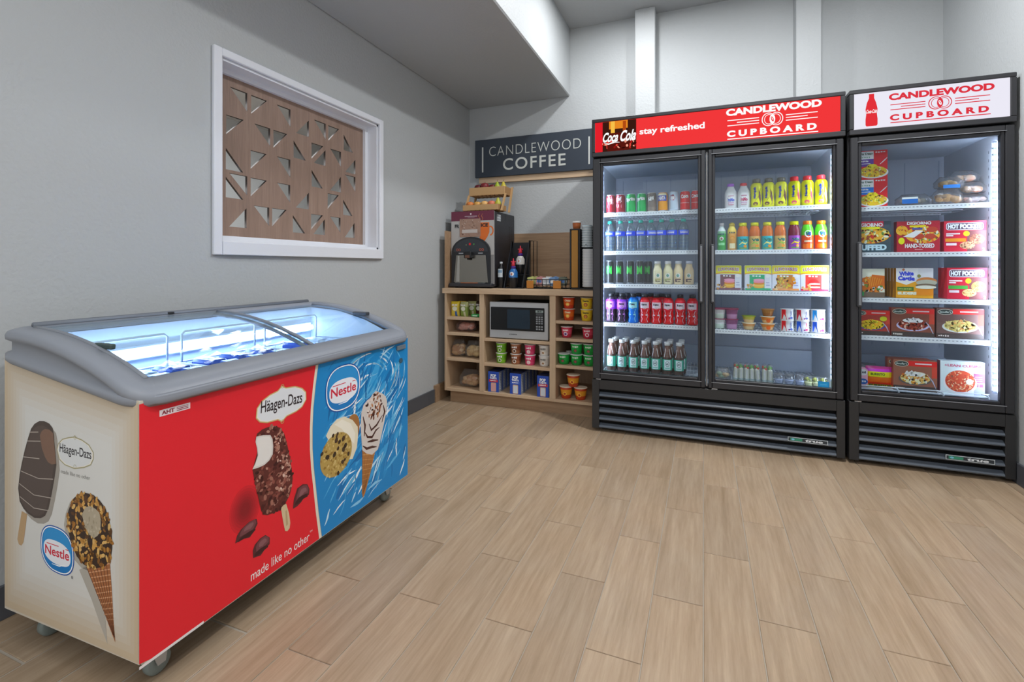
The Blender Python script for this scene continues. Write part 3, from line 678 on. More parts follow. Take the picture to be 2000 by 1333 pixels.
for P in ([(.466, .262), (.470, .292), (.484, .321), (.508, .325), (.529, .316), (.539, .295), (.536, .277), (.515, .28), (.502, .268), (.484, .262)], [(.254, .263), (.26, .282), (.272, .293), (.30, .302), (.326, .299), (.33, .282), (.318, .266), (.303, .255), (.28, .262)], [(.314, .187), (.313, .21), (.320, .224), (.339, .233), (.358, .233), (.374, .217), (.374, .197), (.358, .192), (.341, .180), (.328, .184)]):
    g.poly(P, '#57282a', 5); cx = sum(p[0] for p in P) / len(P); cy = sum(p[1] for p in P) / len(P)
    g.poly([(cx + (a - cx) * .75 + .004, cy + (b - cy) * .7 + .006) for a, b in P], '#744045', 5.4); g.poly([(cx + (a - cx) * .45 + .006, cy + (b - cy) * .35 + .009) for a, b in P], '#8b5a5e', 5.8); g.poly([(cx + (a - cx) * .8, cy + (b - cy) * .3 - .012) for a, b in P], '#3d181a', 5.9)
g.text('made like no other', .4225, .136, .232, .028, '#efe9e6', 2, .004); g.text('TM', .546, .148, .012, .006, '#efe9e6', 2)
def nestle(g, cx, cy, rx, ry, l=5, tilt=0.0, edge='#ffffff'):
    def sq(rx_, ry_, n=36): return [(cx + rx_ * math.copysign(abs(math.cos(t)) ** .8, math.cos(t)), cy + ry_ * math.copysign(abs(math.sin(t)) ** .8, math.sin(t)) + tilt * rx_ * math.cos(t)) for t in [2 * PI * i / n for i in range(n)]]
    g.poly(sq(rx, ry), '#1c55a6', l); g.poly(sq(rx * .955, ry * .955), edge, l + .4); g.poly(sq(rx * .91, ry * .91), '#1a7cc4', l + .8); g.poly([(a, b + ry * .12) for a, b in sq(rx * .84, ry * .76)], '#2c93d4', l + 1)
    g.poly([(a, b - ry * .12) for a, b in sq(rx * .80, ry * .50)], '#eef0f6', l + 1.4)
    g.text('Nestle', cx, cy - ry * .10, rx * 1.42, ry * .40, '#d3203b', l + 2, .018); g.rect(cx - rx * .62, cy + ry * .165, cx + rx * .1, cy + ry * .20, '#d3203b', l + 2.1); g.rect(cx + rx * .5, cy + ry * .13, cx + rx * .68, cy + ry * .165, '#d3203b', l + 2.1)
    g.line([(cx - rx * .3, cy - ry * .66), (cx + rx * .15, cy - ry * .66), (cx + rx * .5, cy - ry * .52)], ry * .05, '#ffffff', l + 2, True)
nestle(g, .711, .602, .097, .086, 6)
# cookie sandwich
g.ell(.752, .42, .047, .068, '#a5703a', 6, 26, -.3); g.poly([(.617, .451), (.640, .478), (.673, .494), (.715, .492), (.760, .465), (.790, .43), (.792, .395), (.785, .350), (.760, .316), (.70, .33)], '#e9dfc4', 7); g.poly([(.66, .478), (.70, .485), (.75, .455), (.775, .41), (.770, .37), (.74, .40), (.70, .45)], '#f4eedc', 7.3)
CK = [(.672 + .084 * math.cos(t * PI / 14), .365 + .078 * math.sin(t * PI / 14)) for t in range(28)]
g.poly(CK, '#b89a52', 8); scatter(g, CK, 130, .006, ['#a9853f', '#c9ad66', '#97732f', '#d3ba7a'], 8.3, .7, rn); scatter(g, CK, 16, .010, ['#3a2a1c', '#4a3524'], 9.3, .8, rn, None, 7)
# swirl cone
g.poly([(.818, .345), (.86, .325), (.905, .305), (.87, .22), (.835, .15), (.822, .138), (.816, .16)], '#b7793f', 7)
for i in range(9): 
    t = i / 9; g.line([(.818, .33 - t * .18), (.905 - t * .075, .30 - t * .145)], .0022, '#e0ac6c', 7.5); g.line([(.818 + t * .085, .335 - t * .04), (.822 + t * .02, .15 + t * .03)], .0022, '#8a5424', 7.7)
CN = [(.808, .428), (.812, .478), (.825, .505), (.848, .518), (.868, .522), (.885, .535), (.905, .542), (.925, .532), (.950, .520), (.972, .503), (.982, .478), (.979, .44), (.960, .39), (.938, .335), (.918, .296), (.88, .288), (.845, .305), (.818, .328), (.812, .38)]
g.poly(CN, '#d9cfc7', 8)
scatter(g, [(.84, .51), (.90, .535), (.955, .51), (.95, .45), (.90, .43), (.85, .45)], 60, .009, ['#7a4a35', '#5b2f22', '#a5694a', '#e7d8cc', '#c7824a', '#3f1f17'], 9, .5, rn, None, 7)
for P in ([(.83, .40), (.85, .37), (.88, .36), (.905, .38), (.93, .385)], [(.822, .46), (.835, .42), (.83, .38)], [(.86, .42), (.875, .39), (.91, .40), (.95, .43)], [(.82, .345), (.845, .325), (.88, .32), (.91, .31)], [(.85, .35), (.88, .345), (.92, .335)], [(.955, .47), (.965, .44), (.945, .40)]): g.line(P, .011, '#4d2c25', 10, True)
g.rect(.046, .685, .123, .701, '#eadde0', 3); g.text('AHT', .067, .693, .032, .010, '#8d2b3a', 4, .04); g.rect(.088, .688, .118, .690, '#8d2b3a', 4); g.rect(.088, .692, .118, .694, '#8d2b3a', 4); g.rect(.088, .696, .118, .6975, '#8d2b3a', 4)
mb = MB(); mb.gfx(g, FX(.0006), .0001, 's'); obj('printed_front_panel', mb, fz, label='red and blue printed front of ice cream pictures')
# printed end (u from -.56 at the rear to 0)
g = G(); rn = random.Random(11)
def grad(a, b, t): A, B = lin(a), lin(b); return tuple(A[i] + (B[i] - A[i]) * t for i in range(3))
nx, nz = 40, 36
P4 = lambda u, v: (u, v)
for i in range(nx):
    for j in range(nz):
        u0 = -FD + .002 + (FD - .004) * i / nx; u1 = -FD + .002 + (FD - .004) * (i + 1) / nx; v0 = .115 + (zb(u0) + .01 - .115) * j / nz; v1 = .115 + (zb(u0) + .01 - .115) * (j + 1) / nz
        cu_ = (i + .5) / nx; cv = (j + .5) / nz; d = max(abs(cu_ - .5) * 2, abs(cv - .5) * 2); e = max(0, (d - .62) / .38)
        g.poly([(u0, v0), (u1, v0), (u1, v1), (u0, v1)], grad('#d9d8d3', '#c2a577', min(1, e * .75)), 0)
SB = [(-.493, .451), (-.486, .49), (-.476, .522), (-.462, .56), (-.446, .595), (-.433, .62), (-.417, .635), (-.395, .645), (-.374, .647), (-.352, .643), (-.337, .633), (-.331, .615), (-.330, .598), (-.325, .57), (-.321, .539), (-.33, .50), (-.342, .458), (-.355, .42), (-.37, .398), (-.39, .388), (-.417, .384), (-.446, .390), (-.468, .400), (-.486, .417)]
g.poly([(-.476, .392), (-.451, .388), (-.462, .335), (-.469, .308), (-.478, .298), (-.490, .299), (-.497, .312), (-.490, .34)], '#bd9c72', 4); g.poly([(a + .014, b - .012) for a, b in SB], '#a39c92', 2); g.poly(SB, '#4d4039', 5)
g.poly([(a * .9 - .043, b * .93 + .033) for a, b in SB], '#584a43', 5.3)
for P in ([(-.45, .585), (-.39, .592)], [(-.468, .54), (-.395, .545)], [(-.48, .50), (-.40, .492), (-.335, .50)], [(-.488, .465), (-.42, .445), (-.335, .45)], [(-.485, .43), (-.42, .41), (-.352, .415)], [(-.44, .61), (-.40, .615)]): g.line(P, .0022, '#b3a79c', 6)
g.poly([(-.393, .607), (-.384, .62), (-.37, .627), (-.35, .627), (-.334, .620), (-.331, .60), (-.326, .57), (-.322, .542), (-.34, .538), (-.356, .541), (-.37, .553), (-.384, .575)], '#80614f', 7)
HD2 = [(-.318, .580), (-.312, .596), (-.295, .609), (-.27, .616), (-.245, .621), (-.215, .617), (-.187, .608), (-.17, .592), (-.170, .575), (-.18, .560), (-.205, .550), (-.245, .541), (-.285, .545), (-.308, .556)]
frame_logo(g, HD2, .8, -.242, .5825, .130, .030, -.01, 4, '#a9a27c', '#dcdedd', '#2f2c30')
g.text('made like no other', -.242, .526, .12, .010, '#8e8c88', 4)
nestle(g, -.318, .319, .072, .060, 6, -.09); g.ell(-.255, .262, .004, .004, '#8c8c8c', 5)
WF = [(-.196, .300), (-.15, .325), (-.105, .332), (-.098, .27), (-.092, .20), (-.085, .143), (-.11, .18), (-.145, .235)]
g.poly([(a - .03, b - .012) for a, b in WF], '#b3ada2', 3); g.poly(WF, '#a86a40', 6)
for i in range(14):
    t = i / 14; g.line([(-.196 + t * .108, .30 - t * .155), (-.105 + t * .019, .33 - t * .185)], .0024, '#d9a37a', 6.5)
for i in range(7): t = i / 7; g.line([(-.196 + .091 * t, .302 + .03 * t), (-.089 + .002 * t, .155)], .0022, '#6b3a22', 6.7)
CT = [(-.277, .40), (-.27, .43), (-.252, .462), (-.23, .478), (-.204, .487), (-.17, .487), (-.145, .478), (-.122, .462), (-.107, .435), (-.098, .40), (-.096, .37), (-.102, .34), (-.125, .318), (-.17, .303), (-.205, .305), (-.235, .32), (-.262, .355)]
HO = [(-.214, .43), (-.20, .45), (-.183, .457), (-.16, .454), (-.145, .447), (-.139, .43), (-.14, .41), (-.150, .39), (-.166, .380), (-.185, .386), (-.2, .40)]
g.poly([(a - .012, b - .01) for a, b in CT], '#b0a99d', 3); g.poly(CT, '#3c2a1e', 7); scatter(g, CT, 210, .0085, ['#c08a3e', '#d6a253', '#a8702b', '#8a5a24', '#e0b56c', '#5a3a1c'], 7.5, .55, rn, HO, 6)
g.poly(HO, '#b3a68e', 9); scatter(g, HO, 25, .005, ['#c2b69f', '#a2957c'], 9.3, .6, rn)
mb = MB(); mb.gfx(g, lambda u, v, d: (u, -.0006 - d, v), .0001, 's'); obj('printed_end_panel', mb, fz, label='cream printed end panel with ice cream pictures')
# wire baskets inside
for i, (y0, y1) in enumerate(((b0 + .01, .39), (.40, .74), (.75, b1 - .01))):
    mb = MB(); x0, x1, z0, z1 = -.455, -.07, .645, .72; c_ = '#e9f1f8'
    for z in (z0, (z0 + z1) / 2, z1): mb.tube([(x0, y0, z), (x1, y0, z), (x1, y1, z), (x0, y1, z)], .0035 if z == z1 else .0018, c_, 5, closed=True)
    for x in (x0 + .0,): pass
    for k in range(13):
        x = x0 + (x1 - x0) * k / 12; mb.tube([(x, y0, z1), (x, y0, z0), (x, y1, z0), (x, y1, z1)], .0016, c_, 4)
    for k in range(10):
        y = y0 + (y1 - y0) * k / 9; mb.tube([(x0, y, z1), (x0, y, z0), (x1, y, z0), (x1, y, z1)], .0016, c_, 4)
    mb.tube([(x0, y0 + .02, z1), (x0, y0 + .02, z1 + .095), (x0, y0 + .03, z1 + .105), (x0, y1 - .03, z1 + .105), (x0, y1 - .02, z1 + .095), (x0, y1 - .02, z1)], .0042, c_, 6)
    obj('wire_basket', mb, fz)
fz['group'] = 'freezers'; del fz['group']
# packs in the baskets
def fzw(x, y, z):
    a = math.radians(1.05); return (-1.239 + x * math.cos(a) - y * math.sin(a), .733 + x * math.sin(a) + y * math.cos(a), z)
def pack(nm, base, top, seed):
    m = MB(); m.box(-.056, .056, -.034, .034, 0, .082, base, 'g', .010, {'+z': top}); rn = random.Random(seed); g = G()
    for i in range(9): g.ell(rn.uniform(-.045, .045), rn.uniform(-.024, .024), rn.uniform(.005, .013), rn.uniform(.004, .008), rn.choice(['#e9eef8', '#1b3f9a', '#8fc0ea', '#ffffff', '#5a86d0', '#7a4a30']), 1 + i * .2, 8, rn.uniform(0, 3))
    g.text('PACK', 0, 0, .045, .016, '#f2f5fb', 4); m.gfx(g, lambda u, v, d: (u, v, .082 + d)); PROTO[nm] = (m.mesh(nm), [])
pack('ice_blue', '#1f4fb0', '#2458bd', 1); pack('ice_white', '#c3d3e8', '#d6e2f2', 2)
k = 0
rn = random.Random(21)
for bi, (y0, y1) in enumerate(((.06, .39), (.40, .74), (.75, 1.08))):
    for r in range(3 if bi < 2 else 2):
        for q in range(3):
            x = -.12 - .125 * q; y = y0 + .06 + r * .105 + (.05 if bi == 2 else 0); blue = (k + q) % 2 == 0 or bi == 1
            w1 = ['nearest the glass corner', 'in the middle', 'beyond the lid rail'][bi]; w2 = ['against the front wall', 'halfway back', 'near the lamp'][q]
            put('ice_blue' if blue else 'ice_white', 'ice_cream_pack', fzw(x, y, .6485), f"{'blue' if blue else 'white and blue'} ice cream pack {w2}, {('first', 'second', 'third')[r]} row, {w1}", 'ice cream', 'ice cream packs in the freezer baskets', rn.uniform(-.12, .12)); k += 1

# ---------------------------------------------------------------- wall sign
sg = empty('wall_sign', (-1.357, 3.874, 1.84), 0, 'dark slate coffee sign with pale lettering on a wooden backing board', 'sign')
def sob(n, mb, mat=None, **k): o = obj(n, mb, sg, mat, **k); o.location = (1.357, -3.874, -1.84); return o
sob('backing_board', bx(-1.845, -.70, 3.850, 3.874, 1.788, 1.90, bev=.002), M_OAK)
mb = MB(); mb.box(-1.874, -.70, 3.832, 3.850, 1.838, 2.168, '#39404a', 'm', .002); sob('sign_board', mb)
g = G(); g.text('CANDLEWOOD', -1.329, 2.058, .815, .082, '#c3c6c0', 1, -.014, sp=1.12); g.text('COFFEE', -1.328, 1.937, .556, .10, '#c3c6c0', 1, .012, sp=1.18)
g.rect(-1.806, 1.882, -1.793, 2.102, '#c9cbc6', 1); g.rect(-.861, 1.882, -.849, 2.104, '#c9cbc6', 1)
mb = MB(); mb.gfx(g, FY(3.8318), .0008, 'm'); sob('lettering', mb)
# ---------------------------------------------------------------- shelf unit with worktop
su = empty('shelf_unit', (-1.275, 3.30, 0), 0, 'light oak open shelf unit with dividers standing below the coffee sign', 'shelving')
def suo(n, mb, mat, **k): o = obj(n, mb, su, mat, **k); o.location = (1.275, -3.30, 0); return o
YU = 3.835
suo('side_panel', bx(-1.878, -1.860, 3.30, YU, .09, .848, bev=.001), M_OAKV); suo('side_panel', bx(-.690, -.672, 3.30, YU, .09, .848, bev=.001), M_OAKV)
suo('divider', bx(-1.578, -1.539, 3.30, YU, .112, .848, bev=.001), M_OAKV); suo('divider', bx(-1.023, -.978, 3.30, YU, .112, .848, bev=.001), M_OAKV)
suo('back_panel', bx(-1.878, -.672, YU, YU + .012, .09, .848), M_OAKV); suo('bottom_board', bx(-1.86, -.69, 3.302, YU, .090, .112, bev=.001), M_OAK)
suo('plinth', bx(-1.845, -.69, 3.335, 3.353, 0, .090), M_DOAK)
for x0, x1, zs in ((-1.860, -1.578, (.666, .545, .347)), (-1.539, -1.023, (.516, .328)), (-.978, -.690, (.672, .548, .356))):
    for z in zs: suo('shelf', bx(x0, x1, 3.304, YU, z - .022, z, bev=.001), M_OAK)
obj('worktop', bx(-1.893, -.670, 3.288, 3.862, .848, .888, bev=.0015), mat=M_OAK, label='oak worktop lying over the open shelf unit', cat='worktop')
sp = empty('splash_panels', (-1.3, 3.86, .888), 0, 'wood-grain backsplash and end panel standing on the worktop', 'backsplash')
o = obj('back_splash', bx(-1.872, -.672, 3.862, 3.873, .888, 1.338, bev=.001), sp, M_DOAK); o.location = (1.3, -3.86, -.888)
o = obj('end_splash', bx(-1.895, -1.889, 3.33, 3.862, .888, 1.338, bev=.001), sp, M_DOAK); o.location = (1.3, -3.86, -.888)

# microwave
mw = empty('microwave', (-1.269, 3.32, .516), 0, 'silver and black microwave oven inside the shelf unit', 'microwave')
mb = MB(); W2, H2 = .2315, .272
mb.box(-W2, W2, .012, .38, .012, H2, '#2c2d30', 's', .006); 
for x in (-.19, .19):
    for y in (.04, .34): mb.lathe([(.014, 0), (.014, .013)], '#151516', 10, x, y, 'm')
obj('body', mb, mw)
mb = MB(); mb.box(-W2, W2, -.004, .012, .006, H2 + .004, '#c6c9cd', 'k', .004, {'-y': '#ced1d5'}); mb.box(-W2 + .012, W2 - .028, -.010, -.004, .066, H2 - .034, '#17191c', 'g', .008)
o_d = obj('door', mb, mw)
mb = MB(); mb.box(-.085, .093, -.0115, -.010, .082, H2 - .05, '#223240', 'g', .001); obj('door_window', mb, o_d)
g = G(); g.rect(.138, .205, .196, .222, '#9aa7a4', 1); g.text('12:05', .167, .2135, .035, .012, '#26322f', 2, .03)
for r in range(4):
    for c_ in range(3): g.rrect(.141 + c_ * .019, .168 - r * .0155, .155 + c_ * .019, .178 - r * .0155, .002, '#8d9196', 1)
for r in range(3): g.rect(.141, .186 + r * .006, .193, .1885 + r * .006, '#71767b', 1)
for c_ in range(3): g.rrect(.141 + c_ * .019, .098, .155 + c_ * .019, .108, .002, '#9da1a6', 1); g.rrect(.141 + c_ * .019, .08, .155 + c_ * .019, .09, .002, '#9da1a6', 1)
for i in range(9): g.line([(.03 + i * .008, .115), (.035 + i * .007, .185)], .0006, '#5a6470', 1)
mb = MB(); mb.gfx(g, FY(-.0112)); obj('keypad', mb, mw, kind='stuff')
g = G(); g.text('Hamilton Beach', -.04, .038, .062, .008, '#4b4f55', 1, .02); mb = MB(); mb.gfx(g, FY(-.0045)); obj('lettering', mb, mw)

# hot drinks machine
cm = empty('drinks_machine', (-1.6965, 3.42, .888), 0, 'tall black hot drinks machine with maroon and grey front on the worktop', 'machine')
CX = lambda x: -1.895 + (x - 150) * .000875 + 1.6965
CZ = lambda y: 1.494 - (y - 485) * .000803 - .888
mb = MB(); mb.box(-.188, .188, 0.012, .43, .012, .602, '#2b2b30', 's', .004)
for x in (-.16, .16):
    for y in (.04, .40): mb.lathe([(.014, 0), (.014, .014)], '#151516', 10, x, y, 'm')
mb.box(-.186, .186, -.05, .012, .008, .036, '#303136', 's', .006)
g = G()
for i in range(15):
    for q in (0, 1): g.rect(.30 + q * .055, .29 + i * .0145, .335 + q * .055, .297 + i * .0145, '#08080a', 1)
g.rect(.055, .53, .13, .58, '#dfe2e4', 1)
for i in range(3):
    for j in range(2): g.rect(.06 + i * .024, .534 + j * .023, .079 + i * .024, .553 + j * .023, '#8a9199', 1.5)
mb.gfx(g, FX(.188)); obj('housing', mb, cm)
g = G(); g.rect(-.188, .530, .188, .606, '#6f2f45', 1); g.rect(-.188, .26, .188, .530, '#b7b5b3', .5)
g.text('FR', CX(222), CZ(630), .04, .028, '#2b2b2e', 3, .05); g.text('ICE', CX(498), CZ(626), .06, .028, '#2b2b2e', 5, .05)
g.ell(CX(362), CZ(512), .007, .008, '#d9cdd2', 3, 10); g.rect(CX(300), CZ(541), CX(425), CZ(531), '#a88e97', 3); g.rect(CX(330), CZ(552), CX(400), CZ(546), '#8e6c79', 3)
g.poly([(CX(448), CZ(648)), (CX(548), CZ(640)), (CX(545), CZ(700)), (CX(525), CZ(745)), (CX(500), CZ(780)), (CX(450), CZ(760))], '#dd6f2c', 3)
g.ring(CX(552), CZ(682), .026, .034, .011, '#dd6f2c', 3, 16, -1.5, 1.7)
g.rect(CX(450), CZ(648), CX(545), CZ(600), '#dd6f2c', 2.6)
for q in (0, 30): g.line([(CX(440 + q), CZ(590)), (CX(452 + q), CZ(560)), (CX(438 + q), CZ(535)), (CX(450 + q), CZ(512))], .004, '#d88a56', 4, True)
mb = MB(); mb.box(-.188, .188, 0, .012, .03, .604, '#8a8887', 's', .003); mb.gfx(g, FY(0)); fp = obj('front_panel', mb, cm)
rn = random.Random(4); g = G(); g.rrect(CX(250), CZ(738), CX(460), CZ(560), .006, '#a58473', 5)
for i in range(70):
    x, z = rn.uniform(CX(262), CX(445)), rn.uniform(CZ(725), CZ(575)); g.line([(x, z), (x + rn.uniform(-.01, .012), z + rn.uniform(-.008, .012)), (x + rn.uniform(-.012, .008), z + rn.uniform(.004, .014))], rn.uniform(.002, .006), rn.choice(['#c3ab9c', '#8f6e5f', '#d6c7bd', '#b08f7d', '#7d5a4c']), 6 + i % 3 * .3, True)
g.rect(CX(275), CZ(700), CX(430), CZ(665), '#c8bdb7', 7); mb = MB(); mb.gfx(g, FY(0), .0006, 'g'); obj('taped_notice', mb, cm)
# arch with controls
P = [(CX(178), CZ(1190)), (CX(562), CZ(1190)), (CX(560), CZ(900))] + [((CX(370)) + .166 * math.cos(t), CZ(885) + .117 * math.sin(t)) for t in [PI * k / 14 for k in range(0, 15)]] + [(CX(180), CZ(900))]
mb = MB(); mb.prism(P, FY(0), .001, .022, '#26282c', 's'); g = G()
P2 = [(CX(370) + .150 * math.cos(t), CZ(885) + .103 * math.sin(t)) for t in [PI * k / 14 for k in range(15)]]; g.poly(P2, '#34383e', 1)
g.ell(CX(365), CZ(810), .010, .010, '#d4202c', 2, 12); g.ell(CX(405), CZ(812), .006, .006, '#4f9a4a', 2, 8); g.ell(CX(328), CZ(818), .005, .004, '#8a9a6a', 2, 8)
for x in (238, 262, 468, 492): g.ring(CX(x), CZ(866), .008, .009, .003, '#c25a3c', 2, 10)
for x in (275, 470): g.rect(CX(x) - .02, CZ(905), CX(x) + .02, CZ(895), '#9aa0a6', 2)
mb.gfx(g, FY(-.022)); ar = obj('control_arch', mb, cm)
mb = MB(); mb.prism([(CX(205), CZ(1185)), (CX(545), CZ(1185)), (CX(522), CZ(920)), (CX(228), CZ(920))], FY(0), .022, .0245, '#9b978f', 'steel')
mb.prism([(CX(228), CZ(1180)), (CX(262), CZ(1180)), (CX(262), CZ(925)), (CX(246), CZ(925))], FY(0), .0245, .027, '#c9c6c0', 'steel'); obj('steel_backplate', mb, cm)
mb = MB(); mb.box(CX(330), CX(400), -.07, -.022, CZ(950), CZ(885), '#1a1b1e', 's', .006); mb.box(CX(345), CX(388), -.072, -.07, CZ(945), CZ(920), '#6b4a3a', 's'); mb.lathe([(.01, CZ(965)), (.012, CZ(950))], '#121214', 10, CX(365), -.046); obj('spout', mb, cm)
mb = MB(); mb.box(-.13, .13, -.045, -.024, .036, .044, '#8b8d90', 'steel', .002); mb.box(-.08, .07, -.046, -.045, .038, .043, '#b9683a', 's'); obj('drip_tray', mb, cm)

# fruit stand on the machine
fs = empty('fruit_stand', (-1.62, 3.44, 1.494), 0, 'two-tier light wooden fruit stand on top of the drinks machine', 'stand')
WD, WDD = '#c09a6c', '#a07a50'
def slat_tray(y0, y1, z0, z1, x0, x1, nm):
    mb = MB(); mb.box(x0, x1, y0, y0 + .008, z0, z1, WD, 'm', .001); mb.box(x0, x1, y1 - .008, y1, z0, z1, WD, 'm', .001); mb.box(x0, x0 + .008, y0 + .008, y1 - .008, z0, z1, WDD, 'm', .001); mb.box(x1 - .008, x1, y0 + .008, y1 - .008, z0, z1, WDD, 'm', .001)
    tr = obj(nm, mb, fs)
    n = 8
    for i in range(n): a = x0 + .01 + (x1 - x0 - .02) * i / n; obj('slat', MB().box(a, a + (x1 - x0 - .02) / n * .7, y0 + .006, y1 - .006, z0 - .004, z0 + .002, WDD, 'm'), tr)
slat_tray(.0, .17, .008, .052, -.172, .135, 'lower_tray'); slat_tray(.10, .25, .140, .205, -.165, .150, 'upper_tray')
for x in (-.172, .150):
    mb = MB(); mb.prism([(.165, .0), (.185, .0), (.262, .215), (.242, .215)], lambda u, v, d: (d, u, v), x, x + .012, WD, 'm'); mb.prism([(.01, .0), (.03, .0), (.115, .145), (.095, .145)], lambda u, v, d: (d, u, v), x, x + .012, WD, 'm'); obj('leg', mb, fs)
def fruit(nm, x, y, z, r, col, label, squash=.95, stem=True, pear=False):
    mb = MB()
    if pear: mb.lathe([(.001, 0), (r * .7, r * .15), (r, r * .7), (r * .9, r * 1.3), (r * .5, r * 2.0), (r * .32, r * 2.5), (.001, r * 2.75)], col, 14, mk='s')
    else: mb.lathe([(.001, r * .08), (r * .5, 0), (r * .92, r * .5), (r, r), (r * .85, r * 1.5), (r * .45, r * 1.78 * squash), (.001, r * 1.62 * squash)], col, 14, mk='s')
    o = obj(nm, mb, loc=(-1.62 + x, 3.44 + y, 1.494 + z + (.038 if z > .1 else .020)), label=label, cat='fruit', group='fruit on the wooden stand')
    h = r * 2.7 if pear else r * 1.6 * squash
    obj('stem', MB().tube([(0, 0, h), (.002, 0, h + .008), (.006, 0, h + .016)], .0016, '#5d4528', 5), o)
fruit('apple', -.115, .17, .142, .034, '#5e1c22', 'dark red apple at the wall end of the upper fruit tray')
fruit('apple', -.055, .165, .150, .036, '#7a2328', 'dark red apple second along the upper fruit tray, beside another apple'); fruit('apple', .005, .19, .142, .034, '#6b2026', 'dark red apple in the middle of the upper fruit tray, next to the pears')
fruit('pear', .06, .16, .146, .026, '#9fae2c', 'yellow green pear standing tall in the upper fruit tray beside the apples', pear=True); fruit('pear', .11, .17, .142, .027, '#c3b23a', 'yellow pear at the cooler end of the upper fruit tray', pear=True)
fruit('orange', -.135, .06, .012, .031, '#d97f3c', 'orange at the wall end of the lower fruit tray'); fruit('apple', -.07, .06, .012, .030, '#d8a050', 'yellow apple second in the lower fruit tray, after the orange'); fruit('apple', -.005, .055, .012, .031, '#e2b06a', 'pale gold apple in the middle of the lower fruit tray')
fruit('peach', .055, .058, .012, .031, '#d5765a', 'pink peach beside the pear in the lower fruit tray'); fruit('pear', .105, .07, .012, .029, '#b5b23a', 'green pear at the cooler end of the lower fruit tray', pear=True)

# syrup rack with two squeeze bottles, small bottle beside the machine
rk = empty('syrup_rack', (-1.33, 3.46, .888), 0, 'black slanted metal bottle rack beside the drinks machine', 'rack')
for x in (-.105, .045):
    mb = MB(); mb.prism([(-.03, 0), (.005, 0), (.16, .36), (.14, .375)], lambda u, v, d: (d, u, v), x, x + .006, '#2c2e33', 's'); mb.box(x, x + .006, .13, .16, 0, .375, '#222327', 's'); obj('side_plate', mb, rk)
mb = MB(); mb.box(-.105, .051, .150, .156, 0, .36, '#202125', 's'); obj('back_plate', mb, rk)
mb = MB(); mb.box(-.105, .051, -.03, .15, 0, .006, '#202125', 's'); mb.box(-.1, .045, .045, .15, .10, .106, '#202125', 's'); obj('base', mb, rk)
for x in (.075, .105): obj('rod', MB().tube([(x, .16, 0), (x, .16, .37), (.05, .15, .372)], .003, '#1b1c20', 6), rk)
def syrup(nm, lbl, body, lab, loc, cap='#4a2a8a', noz='#d8364a'):
    mb = MB(); mb.lathe([(.030, 0), (.036, .004), (.036, .075), (.036, .078), (.034, .12), (.020, .145), (.016, .148)], [body, body, body, lab, lab, lab], 18)
    g = G(); g.ell(0, .105, .018, .016, '#e8ecf2', 1, 14); g.text('d', 0, .105, .012, .018, '#d8682c', 2, .04); mb.gfx(g, CYL(.0355))
    o = obj(nm, mb, loc=loc, label=lbl, cat='bottle', group='coffee syrup bottles')
    obj('cap', MB().lathe([(.020, .146), (.020, .162), (.015, .165)], cap, 14), o); obj('nozzle', MB().lathe([(.015, .164), (.014, .185), (.006, .205), (.004, .225), (.001, .226)], noz, 12).box(-.02, .02, -.006, .006, .193, .204, noz, 'g', .003), o)
syrup('syrup_bottle', 'black and blue creamer bottle with red nozzle low in the slanted rack', '#1b1c20', '#2f6fb4', (-1.362, 3.455, .894)); syrup('syrup_bottle', 'white-labelled creamer bottle with red nozzle, higher at the back of the rack', '#1b1c20', '#d6d2cc', (-1.34, 3.55, .994))
mb = MB(); mb.lathe([(.026, 0), (.028, .004), (.028, .09), (.028, .15), (.012, .185), (.011, .19)], ['#121316', '#121316', '#121316', '#121316', '#121316'], 16); g = G(); g.rect(-.022, .085, .022, .15, '#c3ccd2', 1, 6); g.rect(-.018, .12, .018, .14, '#7e9bb4', 2, 5); mb.gfx(g, CYL(.0285))
o = obj('sauce_bottle', mb, loc=(-1.470, 3.47, .888), label='small black bottle with a pale label between machine and rack', cat='bottle'); obj('cap', MB().lathe([(.012, .188), (.012, .204), (.004, .206)], '#c9cdd0', 12), o)

# condiment caddy
cd = empty('condiment_caddy', (-1.095, 3.45, .888), 0, 'black wire condiment caddy with orange ends holding packets', 'caddy')
mb = MB()
for z in (.006, .035, .07): mb.tube([(-.15, 0, z), (.15, 0, z), (.15, .12, z), (-.15, .12, z)], .0026, '#17181b', 5, closed=True)
for i in range(11): x = -.15 + .03 * i; mb.tube([(x, 0, .07), (x, 0, .006), (x, .12, .006), (x, .12, .07)], .0018, '#17181b', 4)
mb.box(-.15, .15, .0, .12, .0, .004, '#17181b', 'm'); obj('wire_frame', mb, cd)
for x0, x1 in ((-.155, -.10), (.055, .115)): obj('wood_insert', MB().box(x0, x1, -.008, .0, .004, .062, '#c9812f', 's', .002), cd)
rn = random.Random(9)
PK = [('#d9dc8a', 'yellow sweetener'), ('#d59a9a', 'pink sweetener'), ('#e9ecef', 'white sugar'), ('#7fa3d0', 'blue sweetener'), ('#6e7466', 'dark tea')]
k = 0
pos = ['farthest from the cups', 'second from the machine', 'in the middle', 'second from the cups', 'nearest the cups']
